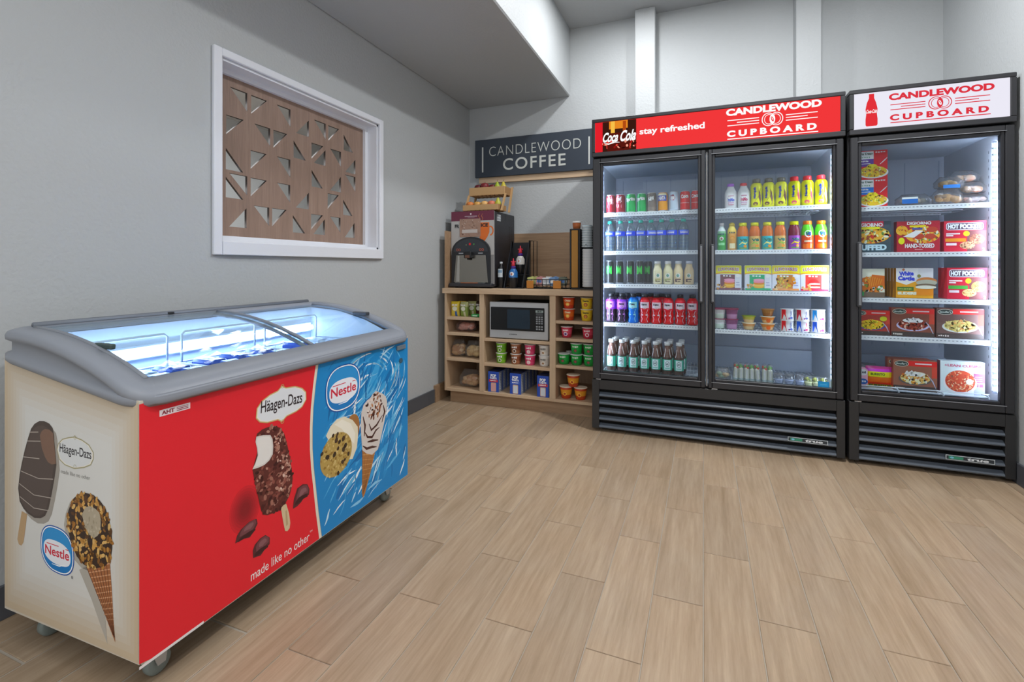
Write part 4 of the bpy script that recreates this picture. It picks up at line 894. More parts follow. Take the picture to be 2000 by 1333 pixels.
for i, (c_, nm) in enumerate(PK):
    for j in range(4):
        x = -.125 + i * .06 + rn.uniform(-.006, .006); y = .018 + j * .026; mb = MB(); mb.box(-.024, .024, -.0035, .0035, 0, .058 + .006 * (j % 2), c_, 'm', .001); g = G(); g.rect(-.018, .02, .018, .04, rn.choice(['#ffffff', '#c3c8ce', '#4f79b8']), 1); mb.gfx(g, FY(-.0035))
        o = obj('sweetener_packet', mb, loc=(-1.095 + x, 3.45 + y, .8925 + .022), label=f"{nm} packet {['at the front', 'second', 'third', 'last'][j]} in its row, row {pos[i]}", cat='packet', group='packets in the condiment caddy'); o.rotation_euler = (rn.uniform(-.12, .02), rn.uniform(-.25, .25), rn.uniform(-.2, .2)); k += 1

# cup station
cp = empty('cup_station', (-.80, 3.44, .888), 0, 'black framed cup holder with an amber wood post beside the cooler', 'holder')
mb = MB(); mb.box(-.112, -.100, 0, .13, 0, .44, '#222326', 's', .002); mb.box(-.112, .10, 0, .13, 0, .012, '#222326', 's', .002); mb.box(-.112, .10, .12, .13, 0, .44, '#222326', 's', .002); mb.box(-.048, -.036, 0, .12, 0, .44, '#222326', 's', .002); mb.box(-.112, -.036, 0, .12, .434, .444, '#222326', 's', .002); obj('frame', mb, cp)
obj('wood_front', MB().box(-.098, -.05, -.004, .004, .014, .432, '#b3813f', 'm', .002), cp)
mb = MB(); mb.lathe([(.026, 0), (.030, .03), (.031, .046), (.032, .048), (.0325, .055), (.031, .058)], ['#c9713f', '#c9713f', '#e8e6e2', '#f0efec', '#f0efec'], 18, mk='s'); obj('paper_cup', mb, loc=(-.874, 3.50, 1.332), label='orange paper cup with white rim on top of the amber post', cat='cup')
prf = [(.034, 0)]; cl = []
for i in range(14): prf += [(.0445, .004 + i * .020), (.0445, .012 + i * .020), (.0425, .019 + i * .020)]; cl += ['#e9eaec', '#e2e4e6', '#d6d9dc']
mb = MB(); mb.lathe(prf, cl, 20, mk='s'); obj('cup_stack', mb, loc=(-.777, 3.462, .905), label='tall stack of white paper cups standing beside the cooler', cat='cups')
prf = [(.036, 0)]; cl = []
for i in range(9): prf += [(.0405, .003 + i * .018), (.0405, .009 + i * .018), (.0375, .016 + i * .018)]; cl += ['#cfdbe0', '#dfe8ec', '#b3c3ca']
mb = MB(); mb.lathe(prf, cl, 20, mk='s'); g = G(); g.line([(-.01, .006), (0, .024), (.01, .006)], .003, '#26282b', 1); mb.gfx(g, CYL(.0425)); obj('lid_stack', mb, loc=(-.790, 3.478, 1.196), label='stack of pale blue grey lids on top of the white cups', cat='lids')

# ---------------------------------------------------------------- goods on the open shelves
def jar_cup(nm, r0, r1, h, col, band, lidc, gfx=None, lid_up=.004):
    mb = MB(); mb.lathe([(r0 * .9, 0), (r0, .003), (r0 + (r1 - r0) * .35, h * .35), (r0 + (r1 - r0) * .8, h * .8), (r1, h)], [col, col, band, col], 20, mk='s')
    if gfx: mb.gfx(gfx, CONE(r0, r1, h))
    ld = MB().lathe([(r1, h), (r1 + .003, h), (r1 + .003, h + lid_up), (r1 * .9, h + lid_up + .0005)], lidc, 20, mk='s'); proto(nm, mb, [('lid', ld)])
def cg(title, tc, c1, c2, emb=None, hz=.05):
    g = G(); g.ell(0, hz - .013, .016, .014, c1, 1, 12); g.ell(0, hz - .013, .010, .008, c2, 1.5, 10); g.text(title, 0, hz + .014, .046, .014, tc, 2, .04); return g
jar_cup('c_cheez', .034, .042, .078, '#cf4a1e', '#e06a22', '#e7e2dc', cg('Cheez', '#f6e9c2', '#f0a63c', '#f8d36a', hz=.045))
jar_cup('c_chees', .034, .042, .078, '#c93a1c', '#d9591e', '#e7e2dc', cg('Cheez', '#f6e9c2', '#f09a3c', '#f8d36a', hz=.045))
jar_cup('c_cheer', .034, .042, .078, '#e9c22a', '#efcb34', '#efe9d8', cg('Cheerios', '#2a2a26', '#a8542c', '#d98a3a', hz=.045))
jar_cup('c_pink', .033, .041, .074, '#c8334a', '#dc5068', '#efe8e6', cg('Loops', '#fff0f0', '#e8dff0', '#6a3a8a', hz=.04))
jar_cup('c_pink2', .033, .041, .074, '#c22c44', '#d84a62', '#efe8e6', cg('Smacks', '#fff0f0', '#f0e0e4', '#c23a52', hz=.04))
jar_cup('c_green', .036, .043, .072, '#1d9a3c', '#22a544', '#e9ece8', cg('NOODLE', '#e8f5e4', '#2a6a3c', '#a04a4a', hz=.04))
jar_cup('c_gold', .033, .046, .082, '#c2451c', '#e59a2a', '#efe0c8', cg('', '#ffffff', '#f7c04a', '#b3401c', hz=.05))
for n_, a, b, d_ in (('k_green', '#7dbb2c', '#6aa826', '#4f8a1c'), ('k_brown', '#a56a48', '#8a4f34', '#5f3322'), ('k_rose', '#e04a78', '#d43a68', '#f0c4d0'), ('k_white', '#dcd8d2', '#cfcac2', '#a9805a')):
    jar_cup(n_, .034, .0405, .072, a, b, '#f0efec', cg('OATS', '#ffffff' if n_ != 'k_white' else '#5a5a58', '#ece6da', d_, hz=.036))
def row(items, y, z, cat, group, where, nm):
    for i, (x, p, d) in enumerate(items): put(p, nm, (x, y, z), f"{d} {where}", cat, group)
gp = 'snack cups on the shelf unit'
for x, p, d in ((-.898, 'c_cheez', 'orange snack cup'), (-.768, 'c_cheer', 'yellow cereal cup')):
    for k in (0, 1): put(p if not (k and p == 'c_cheez') else 'c_chees', 'snack_cup', (x, 3.365, .672 + k * .083), f"{d}, {'lower' if k == 0 else 'upper'} of its pair on the shelf level with the microwave top", 'cup', gp)
put('c_pink', 'snack_cup', (-.913, 3.365, .548), 'red and white cereal cup nearer the microwave on the second small shelf', 'cup', gp); put('c_pink2', 'snack_cup', (-.758, 3.365, .548), 'red cereal cup nearer the cooler on the second small shelf', 'cup', gp)
for i, x in enumerate((-.934, -.841, -.748)):
    put('c_green', 'snack_cup', (x, 3.365, .356), f"green noodle cup, bottom row, {['nearest the divider', 'in the middle', 'nearest the cooler'][i]}", 'cup', gp)
    if i: put('c_green', 'snack_cup', (x, 3.365, .434), f"green noodle cup, top row, {['', 'in the middle of the shelf', 'nearest the cooler'][i]}", 'cup', gp)
put('c_green', 'snack_cup', (-.90, 3.47, .356), 'green noodle cup standing behind the front row, lower', 'cup', gp)
for x, z, d in ((-.918, .112, 'lower of the pyramid, by the divider'), (-.812, .112, 'lower of the pyramid, by the cooler'), (-.865, .199, 'on top of the pyramid of three')): put('c_gold', 'snack_cup', (x, 3.365, z), f"orange and gold cup, {d}", 'cup', gp)
for x, p, d in ((-1.425, 'k_green', 'green'), (-1.307, 'k_brown', 'brown'), (-1.195, 'k_rose', 'pink'), (-1.083, 'k_white', 'white')):
    for k in (0, 1): put(p, 'oatmeal_cup', (x, 3.37, .328 + k * .077), f"{d} oatmeal cup, {'lower' if k == 0 else 'upper'} of the pair below the microwave", 'cup', 'oatmeal cups below the microwave')
def tart(nm, mid):
    w_, h_, d_ = .088, .153, .075; mb = MB(); mb.box(0, w_, 0, d_, 0, h_, '#2a50b4', 's', .001, {'+x': '#8f97a4', '+z': '#3a3f5a'})
    g = G(); g.text('POP', .043, .122, .045, .024, '#f2f4f8', 2, .06); g.text('TARTS', .043, .103, .055, .014, '#f2f4f8', 2, .06); g.rect(.008, .075, .08, .094, mid, 1.5); g.text('frosted', .044, .085, .05, .01, '#ffffff', 3, .02)
    g.rrect(.024, .004, .066, .07, .006, '#d9b48a', 2); g.rrect(.028, .008, .062, .064, .005, '#dfa6a8' if mid == '#c9304a' else '#d6dbe4', 3); mb.gfx(g, FY(0))
    g = G(); g.rect(.008, .02, .05, .14, '#b9bfc9', 1)
    for i in range(9): g.rect(.012, .03 + i * .012, .045, .033 + i * .012, '#5d6470', 1.5)
    g.rect(.054, .01, .07, .14, '#36589f', 1); mb.gfx(g, FX(w_)); PROTO[nm] = (mb.mesh(nm), [])
tart('t_red', '#c9304a'); tart('t_blue', '#3a62c8'); tart('t_red2', '#d03a3a')
for x, p, n_, d in ((-1.512, 't_red', 4, 'pink-iced toaster pastry box, stack by the divider'), (-1.335, 't_blue', 5, 'blue toaster pastry box, middle stack'), (-1.122, 't_red2', 3, 'red-banded toaster pastry box, stack nearest the cups')):
    for k in range(n_): put(p, 'pastry_box', (x, 3.315 + k * .078, .112), f"{d}, {['front box', 'second from front', 'third from front', 'fourth from front', 'rearmost box'][k]}", 'box', 'toaster pastry boxes on the bottom shelf')

def bag(nm, w_, d_, h_, cols, n, sz, seed, wrapc='#eef1f4', label=None, tuft=True):
    rn = random.Random(seed); core = MB()
    for i in range(n):
        s_ = sz * rn.uniform(.75, 1.2); core.ball(rn.uniform(-w_ / 2 + sz, w_ / 2 - sz), rn.uniform(-d_ / 2 + sz, d_ / 2 - sz) * .8, max(s_ * .75, rn.uniform(sz, max(sz * 1.1, h_ * .8 - sz))), s_, s_ * .8, s_ * .7, rn.choice(cols), 'food', 8, 6, .2, i)
    def shell(k, col, mk):
        m = MB(); V = []; F = []; nu, nv = 22, 10
        for j in range(nv + 1):
            t = j / nv; zz = h_ * t; 
            prof = (min(1, (t / .12)) ** .5 if t < .12 else 1) * (1 if t < .6 else 1 - (t - .6) * .9)
            yy = (min(1, (t / .12)) ** .5 if t < .12 else 1) * (1 if t < .55 else max(.06, 1 - (t - .55) * 2.15))
            for i in range(nu):
                a = 2 * PI * i / nu; c_, s_ = math.cos(a), math.sin(a); rr = 1 / ((abs(c_) ** 4 + abs(s_) ** 4) ** .25); q = 1 + rn.uniform(-.05, .05)
                V.append((w_ / 2 * k * rr * c_ * prof * q, d_ / 2 * k * rr * s_ * yy * q, zz + rn.uniform(-.003, .003) * (0 < j)))
        for j in range(nv):
            for i in range(nu): F.append((j * nu + i, j * nu + (i + 1) % nu, (j + 1) * nu + (i + 1) % nu, (j + 1) * nu + i))
        F.append(tuple(range(nu))[::-1]); F.append(tuple(nv * nu + i for i in range(nu)))
        return m.add(V, F, col, mk, True)
    PROTO[nm] = (core.mesh(nm), [('wrapper', shell(1.03, wrapc, 'wrap').mesh('wrapper'), [], None)] + ([('printed_label', label.mesh('printed_label'), [], None)] if label else []))
bag('b_bread', .115, .09, .135, ['#ddb27c', '#d0a068', '#e6c290', '#c58c56'], 34, .025, 1)
bag('b_bread2', .125, .09, .130, ['#e4bc78', '#d8a860', '#eccb8e'], 34, .026, 2)
bag('b_roll', .155, .10, .10, ['#dca592', '#cf8e7c', '#e8bfae', '#dcb4a6'], 34, .024, 3, '#f0dcd8')
bag('b_bun', .165, .11, .135, ['#dca872', '#cf945e', '#e6ba84'], 34, .029, 4)
def crisp(nm, c1, c2, c3, seed):
    rn = random.Random(seed); mb = MB(); V = []; F = []; nu, nv = 20, 12; cl = []
    for j in range(nv + 1):
        t = j / nv; wx = .036 * (1 - .05 * math.sin(PI * t)); yy = .004 + .016 * math.sin(PI * t) ** .6
        for i in range(nu):
            a = 2 * PI * i / nu; V.append((wx * math.copysign(abs(math.cos(a)) ** .6, math.cos(a)) * (1 + rn.uniform(-.03, .03)), yy * math.copysign(abs(math.sin(a)) ** .8, math.sin(a)), .115 * t))
    for j in range(nv):
        for i in range(nu): F.append((j * nu + i, j * nu + (i + 1) % nu, (j + 1) * nu + (i + 1) % nu, (j + 1) * nu + i)); cl.append(c1 if j > 7 else (c2 if j > 3 or i % 5 else c3))
    mb.add(V, F, cl, 'g', True); g = G(); g.ell(0, .06, .02, .018, '#e8ead8', 1, 10); g.text('CHIPS', 0, .088, .045, .014, '#ffffff', 2, .05); mb.gfx(g, FY(-.0215), .0004); PROTO[nm] = (mb.mesh(nm), [])
crisp('p_yel', '#e3c92c', '#d9c24a', '#3f6db0', 1); crisp('p_grn', '#b9bd82', '#8aa04a', '#d8d4b0', 2); crisp('p_yel2', '#e6b82a', '#c9c03a', '#4a8ac0', 3); crisp('p_dark', '#3a2a26', '#4f2b24', '#7a3a2c', 4)
gb = 'bags on the shelves by the wall'
for p, x, y, rz, d in (('p_yel', -1.818, 3.37, .15, 'yellow crisp bag nearest the wall on the top small shelf'), ('p_yel2', -1.790, 3.43, -.1, 'golden crisp bag behind the yellow one on the top small shelf'), ('p_grn', -1.738, 3.37, -.12, 'pale green crisp bag in the middle of the top small shelf'), ('p_grn', -1.715, 3.46, .1, 'olive crisp bag behind the pale green one, top small shelf'), ('p_dark', -1.650, 3.46, -.2, 'dark brown snack bag by the divider on the top small shelf')): put(p, 'crisp_bag', (x, y, .666), d, 'snack', gb, rz)
obj('snack_packet', MB().box(-.035, .035, -.03, .03, 0, .022, '#3cae5c', 'g', .008).box(-.02, .02, -.031, -.03, .006, .016, '#bfe6c8', 'g'), loc=(-1.63, 3.36, .667), label='flat bright green snack packet lying by the divider', cat='snack')
put('b_roll', 'bread_bag', (-1.735, 3.40, .545), 'clear bag of pink-glazed rolls on the second small shelf', 'bread', gb); put('b_bread', 'bread_bag', (-1.795, 3.39, .347), 'clear bag of bread nearest the wall on the third shelf', 'bread', gb); put('b_bread2', 'bread_bag', (-1.668, 3.39, .347), 'clear bag of golden bread beside the divider on the third shelf', 'bread', gb, .1); put('b_bun', 'bread_bag', (-1.705, 3.41, .112), 'clear bag of brown buns on the bottom shelf by the wall', 'bread', gb)

# ---------------------------------------------------------------- drinks behind the first cooler door
VIVID[:] = [1.22, 1.18]
def can(nm, c, gfx=None, r=.0305, h=.122, top='#c9cdd2', c2=None):
    mb = MB(); mb.lathe([(r * .8, 0), (r * .98, .006), (r, .012), (r, h * .5), (r, h - .016), (r * .84, h - .004), (r * .86, h), (r * .8, h - .001), (r * .78, h - .005), (.001, h - .005)], [top, c, c2 or c, c, c, top, top, top, top], 22, mk=['k', 'g', 'g', 'g', 'g', 'k', 'k', 'k', 'k'])
    if gfx: mb.gfx(gfx, CYL(r), .0003, 'g')
    proto(nm, mb, [('pull_tab', MB().box(-.008, .008, -.012, .006, h - .005, h - .003, '#d6d9dd', 'k', .001))])
def tg(t, c, z=.07, w_=.045, h_=.03, extra=None, rot=0, bold=.05):
    g = G()
    if extra: extra(g)
    g.text(t, 0, z, w_, h_, c, 3, bold, rot); return g
def splash(cols, z0, z1, n, seed):
    def f(g):
        rn = random.Random(seed)
        for i in range(n): x = rn.uniform(-.022, .022); z = rn.uniform(z0, z1); g.line([(x, z), (x + rn.uniform(-.008, .008), z + .012), (x + rn.uniform(-.008, .008), z + .024)], .005, rn.choice(cols), 1, True)
    return f
can('d_pepper', '#7a1c28', tg('Dr', '#e9e4e6', .088, .034, .022, splash(['#c9b4bc', '#e6dce0', '#a2566a'], .03, .09, 16, 2)))
can('d_pepper2', '#8a1f2c', tg('Dr', '#f4eef0', .088, .034, .022, splash(['#e6d6de', '#f3e9ee', '#c98a9a'], .03, .09, 20, 3)))
can('d_sprite', '#0f9a52', tg('Sprite', '#f4f8f4', .083, .062, .032, None, .12), top='#bfe0cc')
can('d_root', '#6f645c', tg('A&W', '#e6e0d8', .083, .04, .026, lambda g: (g.ell(0, .083, .024, .018, '#2e2a28', 1, 14), g.rect(-.026, .01, .026, .03, '#8a7f74', 1, 4)), .2), top='#cfc8be')
can('d_orange', '#d98a22', tg('FANTA', '#dfe8f8', .083, .046, .024, lambda g: (g.rect(-.030, .065, .030, .10, '#2a52b4', 1, 6), g.rect(-.030, .10, .03, .112, '#e9dcc0', 1, 6)), .1), c2='#e09428')
can('d_diet', '#b9c6d2', tg('diet', '#7a2440', .096, .02, .012, lambda g: (g.ell(0, .082, .018, .018, '#a82c4c', 1, 14), g.ell(.004, .082, .010, .012, '#e9eef3', 2, 10))))
can('d_cola', '#c9242e', tg('Coca', '#f8f0f0', .088, .046, .024, lambda g: g.rect(-.028, .045, .028, .048, '#e9c8c8', 1, 5), .1))
can('d_energy', '#14171a', tg('M', '#3fae4a', .088, .034, .05, lambda g: [g.line([(x, .118), (x + .002, .09), (x - .001, .064)], .005, '#35a546', 1, True) for x in (-.012, 0, .012)]), r=.0262, h=.150, top='#9aa2a8')
gL = lambda s: f'drinks on the {s} shelf of the two-door cooler'
L1 = [('d_pepper', 'maroon soda can', -.568), ('d_pepper2', 'brighter maroon soda can', -.506), ('d_sprite', 'green soda can', -.438), ('d_sprite', 'green soda can', -.371), ('d_root', 'brown soda can', -.308), ('d_orange', 'orange soda can', -.240), ('d_diet', 'silver soda can', -.174), ('d_cola', 'red soda can', -.106), ('d_cola', 'red soda can', -.041)]
for i, (p, d, x) in enumerate(L1): put(p, 'soda_can', (x, 3.201, 1.405), f"{d}, {ORD[i]} on the top shelf behind the left door", 'can', gL('top left'), R.uniform(-.25, .1))
# water
mb = MB(); mb.lathe([(.026, 0), (.031, .006), (.030, .02), (.0315, .03), (.030, .04), (.0315, .05), (.030, .06), (.0315, .072), (.0315, .10), (.0315, .127), (.031, .135), (.028, .150), (.018, .168), (.0125, .176), (.0125, .182)], ['#b4cbe8', '#bdd3ec', '#a3bfe2', '#bdd3ec', '#a3bfe2', '#bdd3ec', '#a9c4e6', '#bcd2ec', '#c3d6ee', '#c3d6ee', '#cddff2', '#cddff2', '#d6e6f5', '#d6e6f5'], 22, mk='clear')
lb = MB(); lb.lathe([(.0318, .098), (.0318, .128)], ['#2e4fd0'], 22); lb.f = lb.f[:22]; lb.c = lb.c[:22]; lb.k = lb.k[:22]; lb.sm = lb.sm[:22]; g = G(); g.text('DASANI', 0, .113, .048, .012, '#dfe8fb', 1, .04); g.rect(-.03, .121, .03, .125, '#6f8be6', 1, 6); lb.gfx(g, CYL(.0319), .0003, 'g')
proto('w_bottle', mb, [('cap', MB().lathe([(.0148, .181), (.0148, .196), (.013, .198)], '#2fae9c', 14)), ('printed_label', lb)])
for i, x in enumerate((-.575, -.506, -.440, -.376, -.312, -.248, -.184, -.116)): put('w_bottle', 'water_bottle', (x, 3.203, 1.157), f"teal-capped water bottle, {ORD[i]} on the second shelf behind the left door", 'bottle', gL('second left'), R.uniform(-.6, .6))
for i, x in enumerate((-.577, -.514, -.445, -.384, -.340)): put('d_energy', 'energy_drink_can', (x, 3.20 if i < 4 else 3.285, .944), f"black and green energy drink, {ORD[i] if i < 4 else 'set back behind the others'} on the third shelf", 'can', gL('third left'), R.uniform(-.15, .1))
def frap(nm, milk, capc, fg):
    mb = MB(); mb.lathe([(.024, 0), (.029, .005), (.029, .07), (.028, .088), (.020, .112), (.0185, .130)], [milk] * 5, 20); g = G(); g.ell(0, .055, .014, .015, '#e3ebe8', 1, 14); g.ell(0, .055, .008, .009, '#5f8f86', 2, 10); g.rect(-.018, .028, .018, .034, fg, 1, 4); g.ell(-.012, .022, .007, .006, fg, 1, 8); g.text('frappe', 0, .018, .03, .008, '#5a4a42', 2, .02); mb.gfx(g, CYL(.0292), .0003, 'g')
    proto(nm, mb, [('cap', MB().lathe([(.020, .128), (.020, .144), (.018, .146)], capc, 14))])
frap('f_van', '#d9d0b0', '#e6ece6', '#a8a06a'); frap('f_van2', '#d3cdac', '#e6ece6', '#9aa06a'); frap('f_moc', '#d6c6a4', '#cfd3da', '#5a3a44'); frap('f_moc2', '#d9c3a0', '#b9bcc6', '#4a2c3a')
for i, (p, x, d) in enumerate((('f_van', -.272, 'cream coffee bottle with white cap, first of the four'), ('f_van2', -.208, 'cream coffee bottle with white cap, second of the four'), ('f_moc', -.146, 'tan coffee bottle with dark bean print, third of the four'), ('f_moc2', -.083, 'tan coffee bottle nearest the door handle, last of four'))): put(p, 'coffee_bottle', (x, 3.20, .944), d + ' on the third shelf', 'bottle', gL('third left'), R.uniform(-.1, .2))
def sport(nm, liq, lab, lab2, capc='#26282c'):
    mb = MB(); mb.lathe([(.028, 0), (.034, .006), (.034, .022), (.030, .034), (.034, .048), (.034, .062), (.0305, .074), (.034, .086), (.034, .140), (.031, .150), (.021, .163), (.0165, .168)], [liq, liq, liq, liq, liq, liq, liq, lab, lab, liq, liq], 22); g = G(); g.rect(-.03, .098, .03, .136, lab2, 1, 6); g.text('BODY', 0, .121, .036, .014, '#2c2632', 2, .04); g.ring(0, .104, .012, .010, .002, '#ffffff', 2, 12); g.ell(-.014, .055, .007, .005, lab2, 1, 8); g.ell(.013, .055, .007, .005, lab2, 1, 8)
    for s_ in (-1, 1): g.line([(s_ * .02, .01), (s_ * .014, .03), (s_ * .022, .05), (s_ * .014, .07), (s_ * .022, .09)], .003, lab2, 1)
    mb.gfx(g, CYL(.0345), .0003, 'g'); proto(nm, mb, [('cap', MB().lathe([(.019, .166), (.019, .186), (.016, .189)], capc, 14))])
sport('s_pur', '#2d2330', '#8a4ac8', '#c08ae0'); sport('s_blue', '#1d6fc4', '#2a8ad8', '#9ad4f0'); sport('s_red', '#c22a34', '#d8404c', '#f0c8d0')
for i, (p, d, x) in enumerate((('s_pur', 'purple sports drink', -.568), ('s_pur', 'purple sports drink', -.497), ('s_blue', 'blue sports drink', -.423), ('s_red', 'red sports drink', -.351), ('s_red', 'red sports drink', -.279), ('s_red', 'red sports drink', -.207), ('s_red', 'red sports drink', -.135), ('s_red', 'red sports drink', -.063))): put(p, 'sports_drink', (x, 3.205, .691), f"{d}, {ORD[i]} front row, fourth shelf behind the left door", 'bottle', gL('fourth left'), R.uniform(-.15, .15))
for i, (p, d, x) in enumerate((('s_pur', 'purple sports drink', -.545), ('s_pur', 'purple sports drink', -.473), ('s_blue', 'blue sports drink', -.400), ('s_red', 'red sports drink', -.322), ('s_red', 'red sports drink', -.250))): put(p, 'sports_drink', (x, 3.282, .691), f"{d} standing behind the front row, {ORD[i]} of the five", 'bottle', gL('fourth left'))
mb = MB(); TB = '#3c2a26'; mb.lathe([(.024, 0), (.029, .005), (.028, .02), (.030, .03), (.030, .098), (.028, .112), (.019, .145), (.0155, .172), (.0155, .186)], [TB, TB, TB, '#4aa890', TB, '#5a4038', '#6a5048', '#6a5048'], 20, mk=['clear', 'g', 'g', 'g', 'g', 'g', 'g', 'g']); g = G(); g.rect(-.019, .034, .019, .094, '#cfe3dd', 1, 5); g.ring(0, .070, .011, .016, .0025, '#4a5a5c', 2, 14); g.text('tea', 0, .070, .014, .012, '#3a4a4c', 2.4, .04); g.rect(-.015, .040, .015, .047, '#7fb8a8', 2, 4)
for s_ in (-1, 1): g.line([(s_ * .021, .112), (s_ * .015, .135), (s_ * .010, .165)], .003, '#d8dde2', 1)
mb.gfx(g, CYL(.0305), .0003, 'g'); proto('tea', mb, [('cap', MB().lathe([(.0185, .184), (.0185, .204), (.017, .206)], '#d9dfe4', 14))])
for r in range(3):
    for i, x in enumerate((-.565, -.496, -.424, -.353, -.283, -.213, -.143)): put('tea', 'tea_bottle', (x + (.012 if r else 0), 3.20 + r * .068, .372), f"white-capped tea bottle, {ORD[i]} in the {['front', 'second', 'third'][r]} row on the lowest cooler shelf", 'bottle', gL('bottom left'), R.uniform(-.2, .3))
# ---------------------------------------------------------------- behind the second door
def jug(nm, capc, lc):
    mb = MB(); mb.lathe([(.028, 0), (.034, .006), (.034, .085), (.032, .100), (.020, .125), (.0175, .135)], ['#e9ecf0'] * 5, 20, sq=.8); g = G(); g.rect(-.033, .022, .033, .074, '#dfe3ea', 1, 6); g.rect(-.033, .072, .033, .076, '#b26a86', 2, 6); g.rect(-.033, .020, .033, .024, '#b26a86', 2, 6); g.text('TruMoo', 0, .052, .05, .022, lc, 3, .05); g.rect(-.02, .03, .02, .036, '#b890b0', 2, 4); mb.gfx(g, CYL(.0352), .0004, 'g'); proto(nm, mb, [('cap', MB().lathe([(.0195, .133), (.0195, .148), (.017, .151)], capc, 14))])
jug('j_pur', '#a46ac8', '#5a6ab8'); jug('j_red', '#d0484c', '#a83a5a')
put('j_pur', 'milk_bottle', (.154, 3.205, 1.405), 'white milk bottle with purple cap, leftmost on the top shelf behind the right door', 'bottle', gL('top right')); put('j_red', 'milk_bottle', (.225, 3.205, 1.405), 'white milk bottle with red cap beside the purple-capped one', 'bottle', gL('top right'))
def shake(nm, capc, sw):
    mb = MB(); Y_ = '#e3d81e'; mb.lathe([(.026, 0), (.031, .006), (.032, .03), (.029, .06), (.032, .10), (.032, .128), (.026, .142), (.019, .147)], [Y_] * 7, 20); g = G(); g.poly([(.0, .012), (.022, .014), (.026, .05), (.020, .085), (.012, .105), (.012, .07), (-.004, .045), (-.016, .02)], sw, 1); g.ell(-.006, .022, .014, .010, sw, 1.2, 12); g.text('Nesquik', -.009, .088, .07, .017, '#2f3f9a', 3, .06, PI / 2); mb.gfx(g, CYL(.0325), .0003, 'g'); proto(nm, mb, [('cap', MB().lathe([(.0215, .146), (.0215, .168), (.018, .172)], capc, 16))])
shake('n_choc', '#5a564a', '#6a4438'); shake('n_straw', '#d8484c', '#d86a78')
for i, (x, p, d) in enumerate(((.294, 'n_choc', 'yellow chocolate milk shake with dark cap'), (.359, 'n_choc', 'yellow chocolate milk shake with dark cap'), (.424, 'n_choc', 'yellow chocolate milk shake with dark cap'), (.491, 'n_straw', 'yellow strawberry milk shake with red cap'), (.557, 'n_straw', 'yellow strawberry milk shake with red cap'), (.624, 'n_straw', 'yellow strawberry milk shake with red cap'))): put(p, 'shake_bottle', (x, 3.205, 1.405), f"{d}, {['first', 'second', 'third'][i % 3]} of three along the shelf", 'bottle', gL('top right'), R.uniform(-.2, .1))
def juice(nm, liq, lab, capc, tops=None, title='V8', lab2=None, circ=False):
    mb = MB(); t_ = tops or liq; mb.lathe([(.027, 0), (.031, .005), (.031, .076), (.0315, .080), (.031, .10), (.029, .118), (.022, .138), (.0195, .143)], [lab, lab, lab, t_, t_, t_, t_], 20)
    g = G()
    if circ: g.ell(0, .088, .019, .020, '#eef0f2', 2, 16); g.text('V8', .001, .088, .026, .022, '#24407a', 3, .06); g.rect(-.02, .04, .02, .05, '#f0c8b0', 2, 4); g.rect(-.028, .006, .028, .03, lab2, 1, 6)
    else: g.text(title, 0, .058, .042, .016, '#1f6a5a' if lab2 != '#e7c33a' else '#2a6a3a', 3, .05); g.line([(-.024, .03), (-.006, .044), (.012, .036), (.024, .046)], .010, lab2, 2, True); g.ell(.010, .022, .010, .008, '#e08a3a', 2, 10); g.rect(-.022, .006, .022, .014, '#6a8a4a', 1.5, 4)
    mb.gfx(g, CYL(.0315), .0003, 'g'); proto(nm, mb, [('cap', MB().lathe([(.0225, .142), (.0225, .160), (.020, .163)], capc, 16))])
juice('v_teal', '#b8682c', '#39a9b4', '#e3d62a', title='V8', lab2='#d8e08a'); juice('v_cream', '#b5622a', '#d9b070', '#e3d62a', title='V8', lab2='#8ab04a'); juice('v_purp', '#6a2c3a', '#9a5ab0', '#ddd42e', title='V8', lab2='#d8c04a'); juice('v_eight', '#5ab03a', '#dd5a2c', '#e07a32', tops='#5cb53c', lab2='#e8702c', circ=True)
mb = MB(); mb.lathe([(.022, 0), (.025, .004), (.025, .10), (.024, .115), (.013, .142), (.012, .15)], ['#3f9a4c', '#3f9a4c', '#7fae8a', '#cfd8d8', '#cfd8d8'], 18); g = G(); g.ell(0, .07, .012, .012, '#e8ece8', 1, 12); g.ell(0, .07, .006, .006, '#8a5a4a', 2, 8); g.text('COCO', 0, .096, .036, .012, '#2a3a5a', 2, .05); g.rect(-.018, .03, .018, .045, '#8fd09a', 1, 4); mb.gfx(g, CYL(.0255), .0003, 'g'); proto('coco', mb, [('cap', MB().lathe([(.0135, .148), (.0135, .163), (.012, .165)], '#d6d2d6', 12))])
mb = MB(); mb.lathe([(.022, 0), (.026, .004), (.026, .10), (.025, .12), (.016, .142), (.015, .146)], ['#e0a060', '#e0a060', '#dcbc6a', '#e3c472', '#e3c472'], 18); g = G(); g.text('Bolt', 0, .105, .036, .014, '#2a3a4a', 2, .06); g.ell(0, .075, .014, .012, '#e8903a', 1, 12); g.rect(-.016, .01, .016, .04, '#f0d0b0', 1, 4); mb.gfx(g, CYL(.0265), .0003, 'g'); proto('bolt', mb, [('cap', MB().lathe([(.0165, .145), (.0165, .158), (.008, .166)], '#e0c060', 12))])
R2 = [('coco', 'slim green coconut drink', .104), ('bolt', 'pale yellow slim juice bottle', .161), ('v_teal', 'teal-labelled juice bottle', .221), ('v_cream', 'cream-labelled juice bottle', .285), ('v_teal', 'teal-labelled juice bottle', .352), ('v_cream', 'cream-labelled juice bottle', .419), ('v_purp', 'purple-labelled juice bottle', .490), ('v_eight', 'orange and green vegetable juice', .557), ('v_eight', 'orange and green vegetable juice', .624)]
for i, (p, d, x) in enumerate(R2): put(p, 'juice_bottle', (x, 3.205, 1.155), f"{d}, {ORD[i]} on the second shelf behind the right door", 'bottle', gL('second right'), R.uniform(-.15, .15))
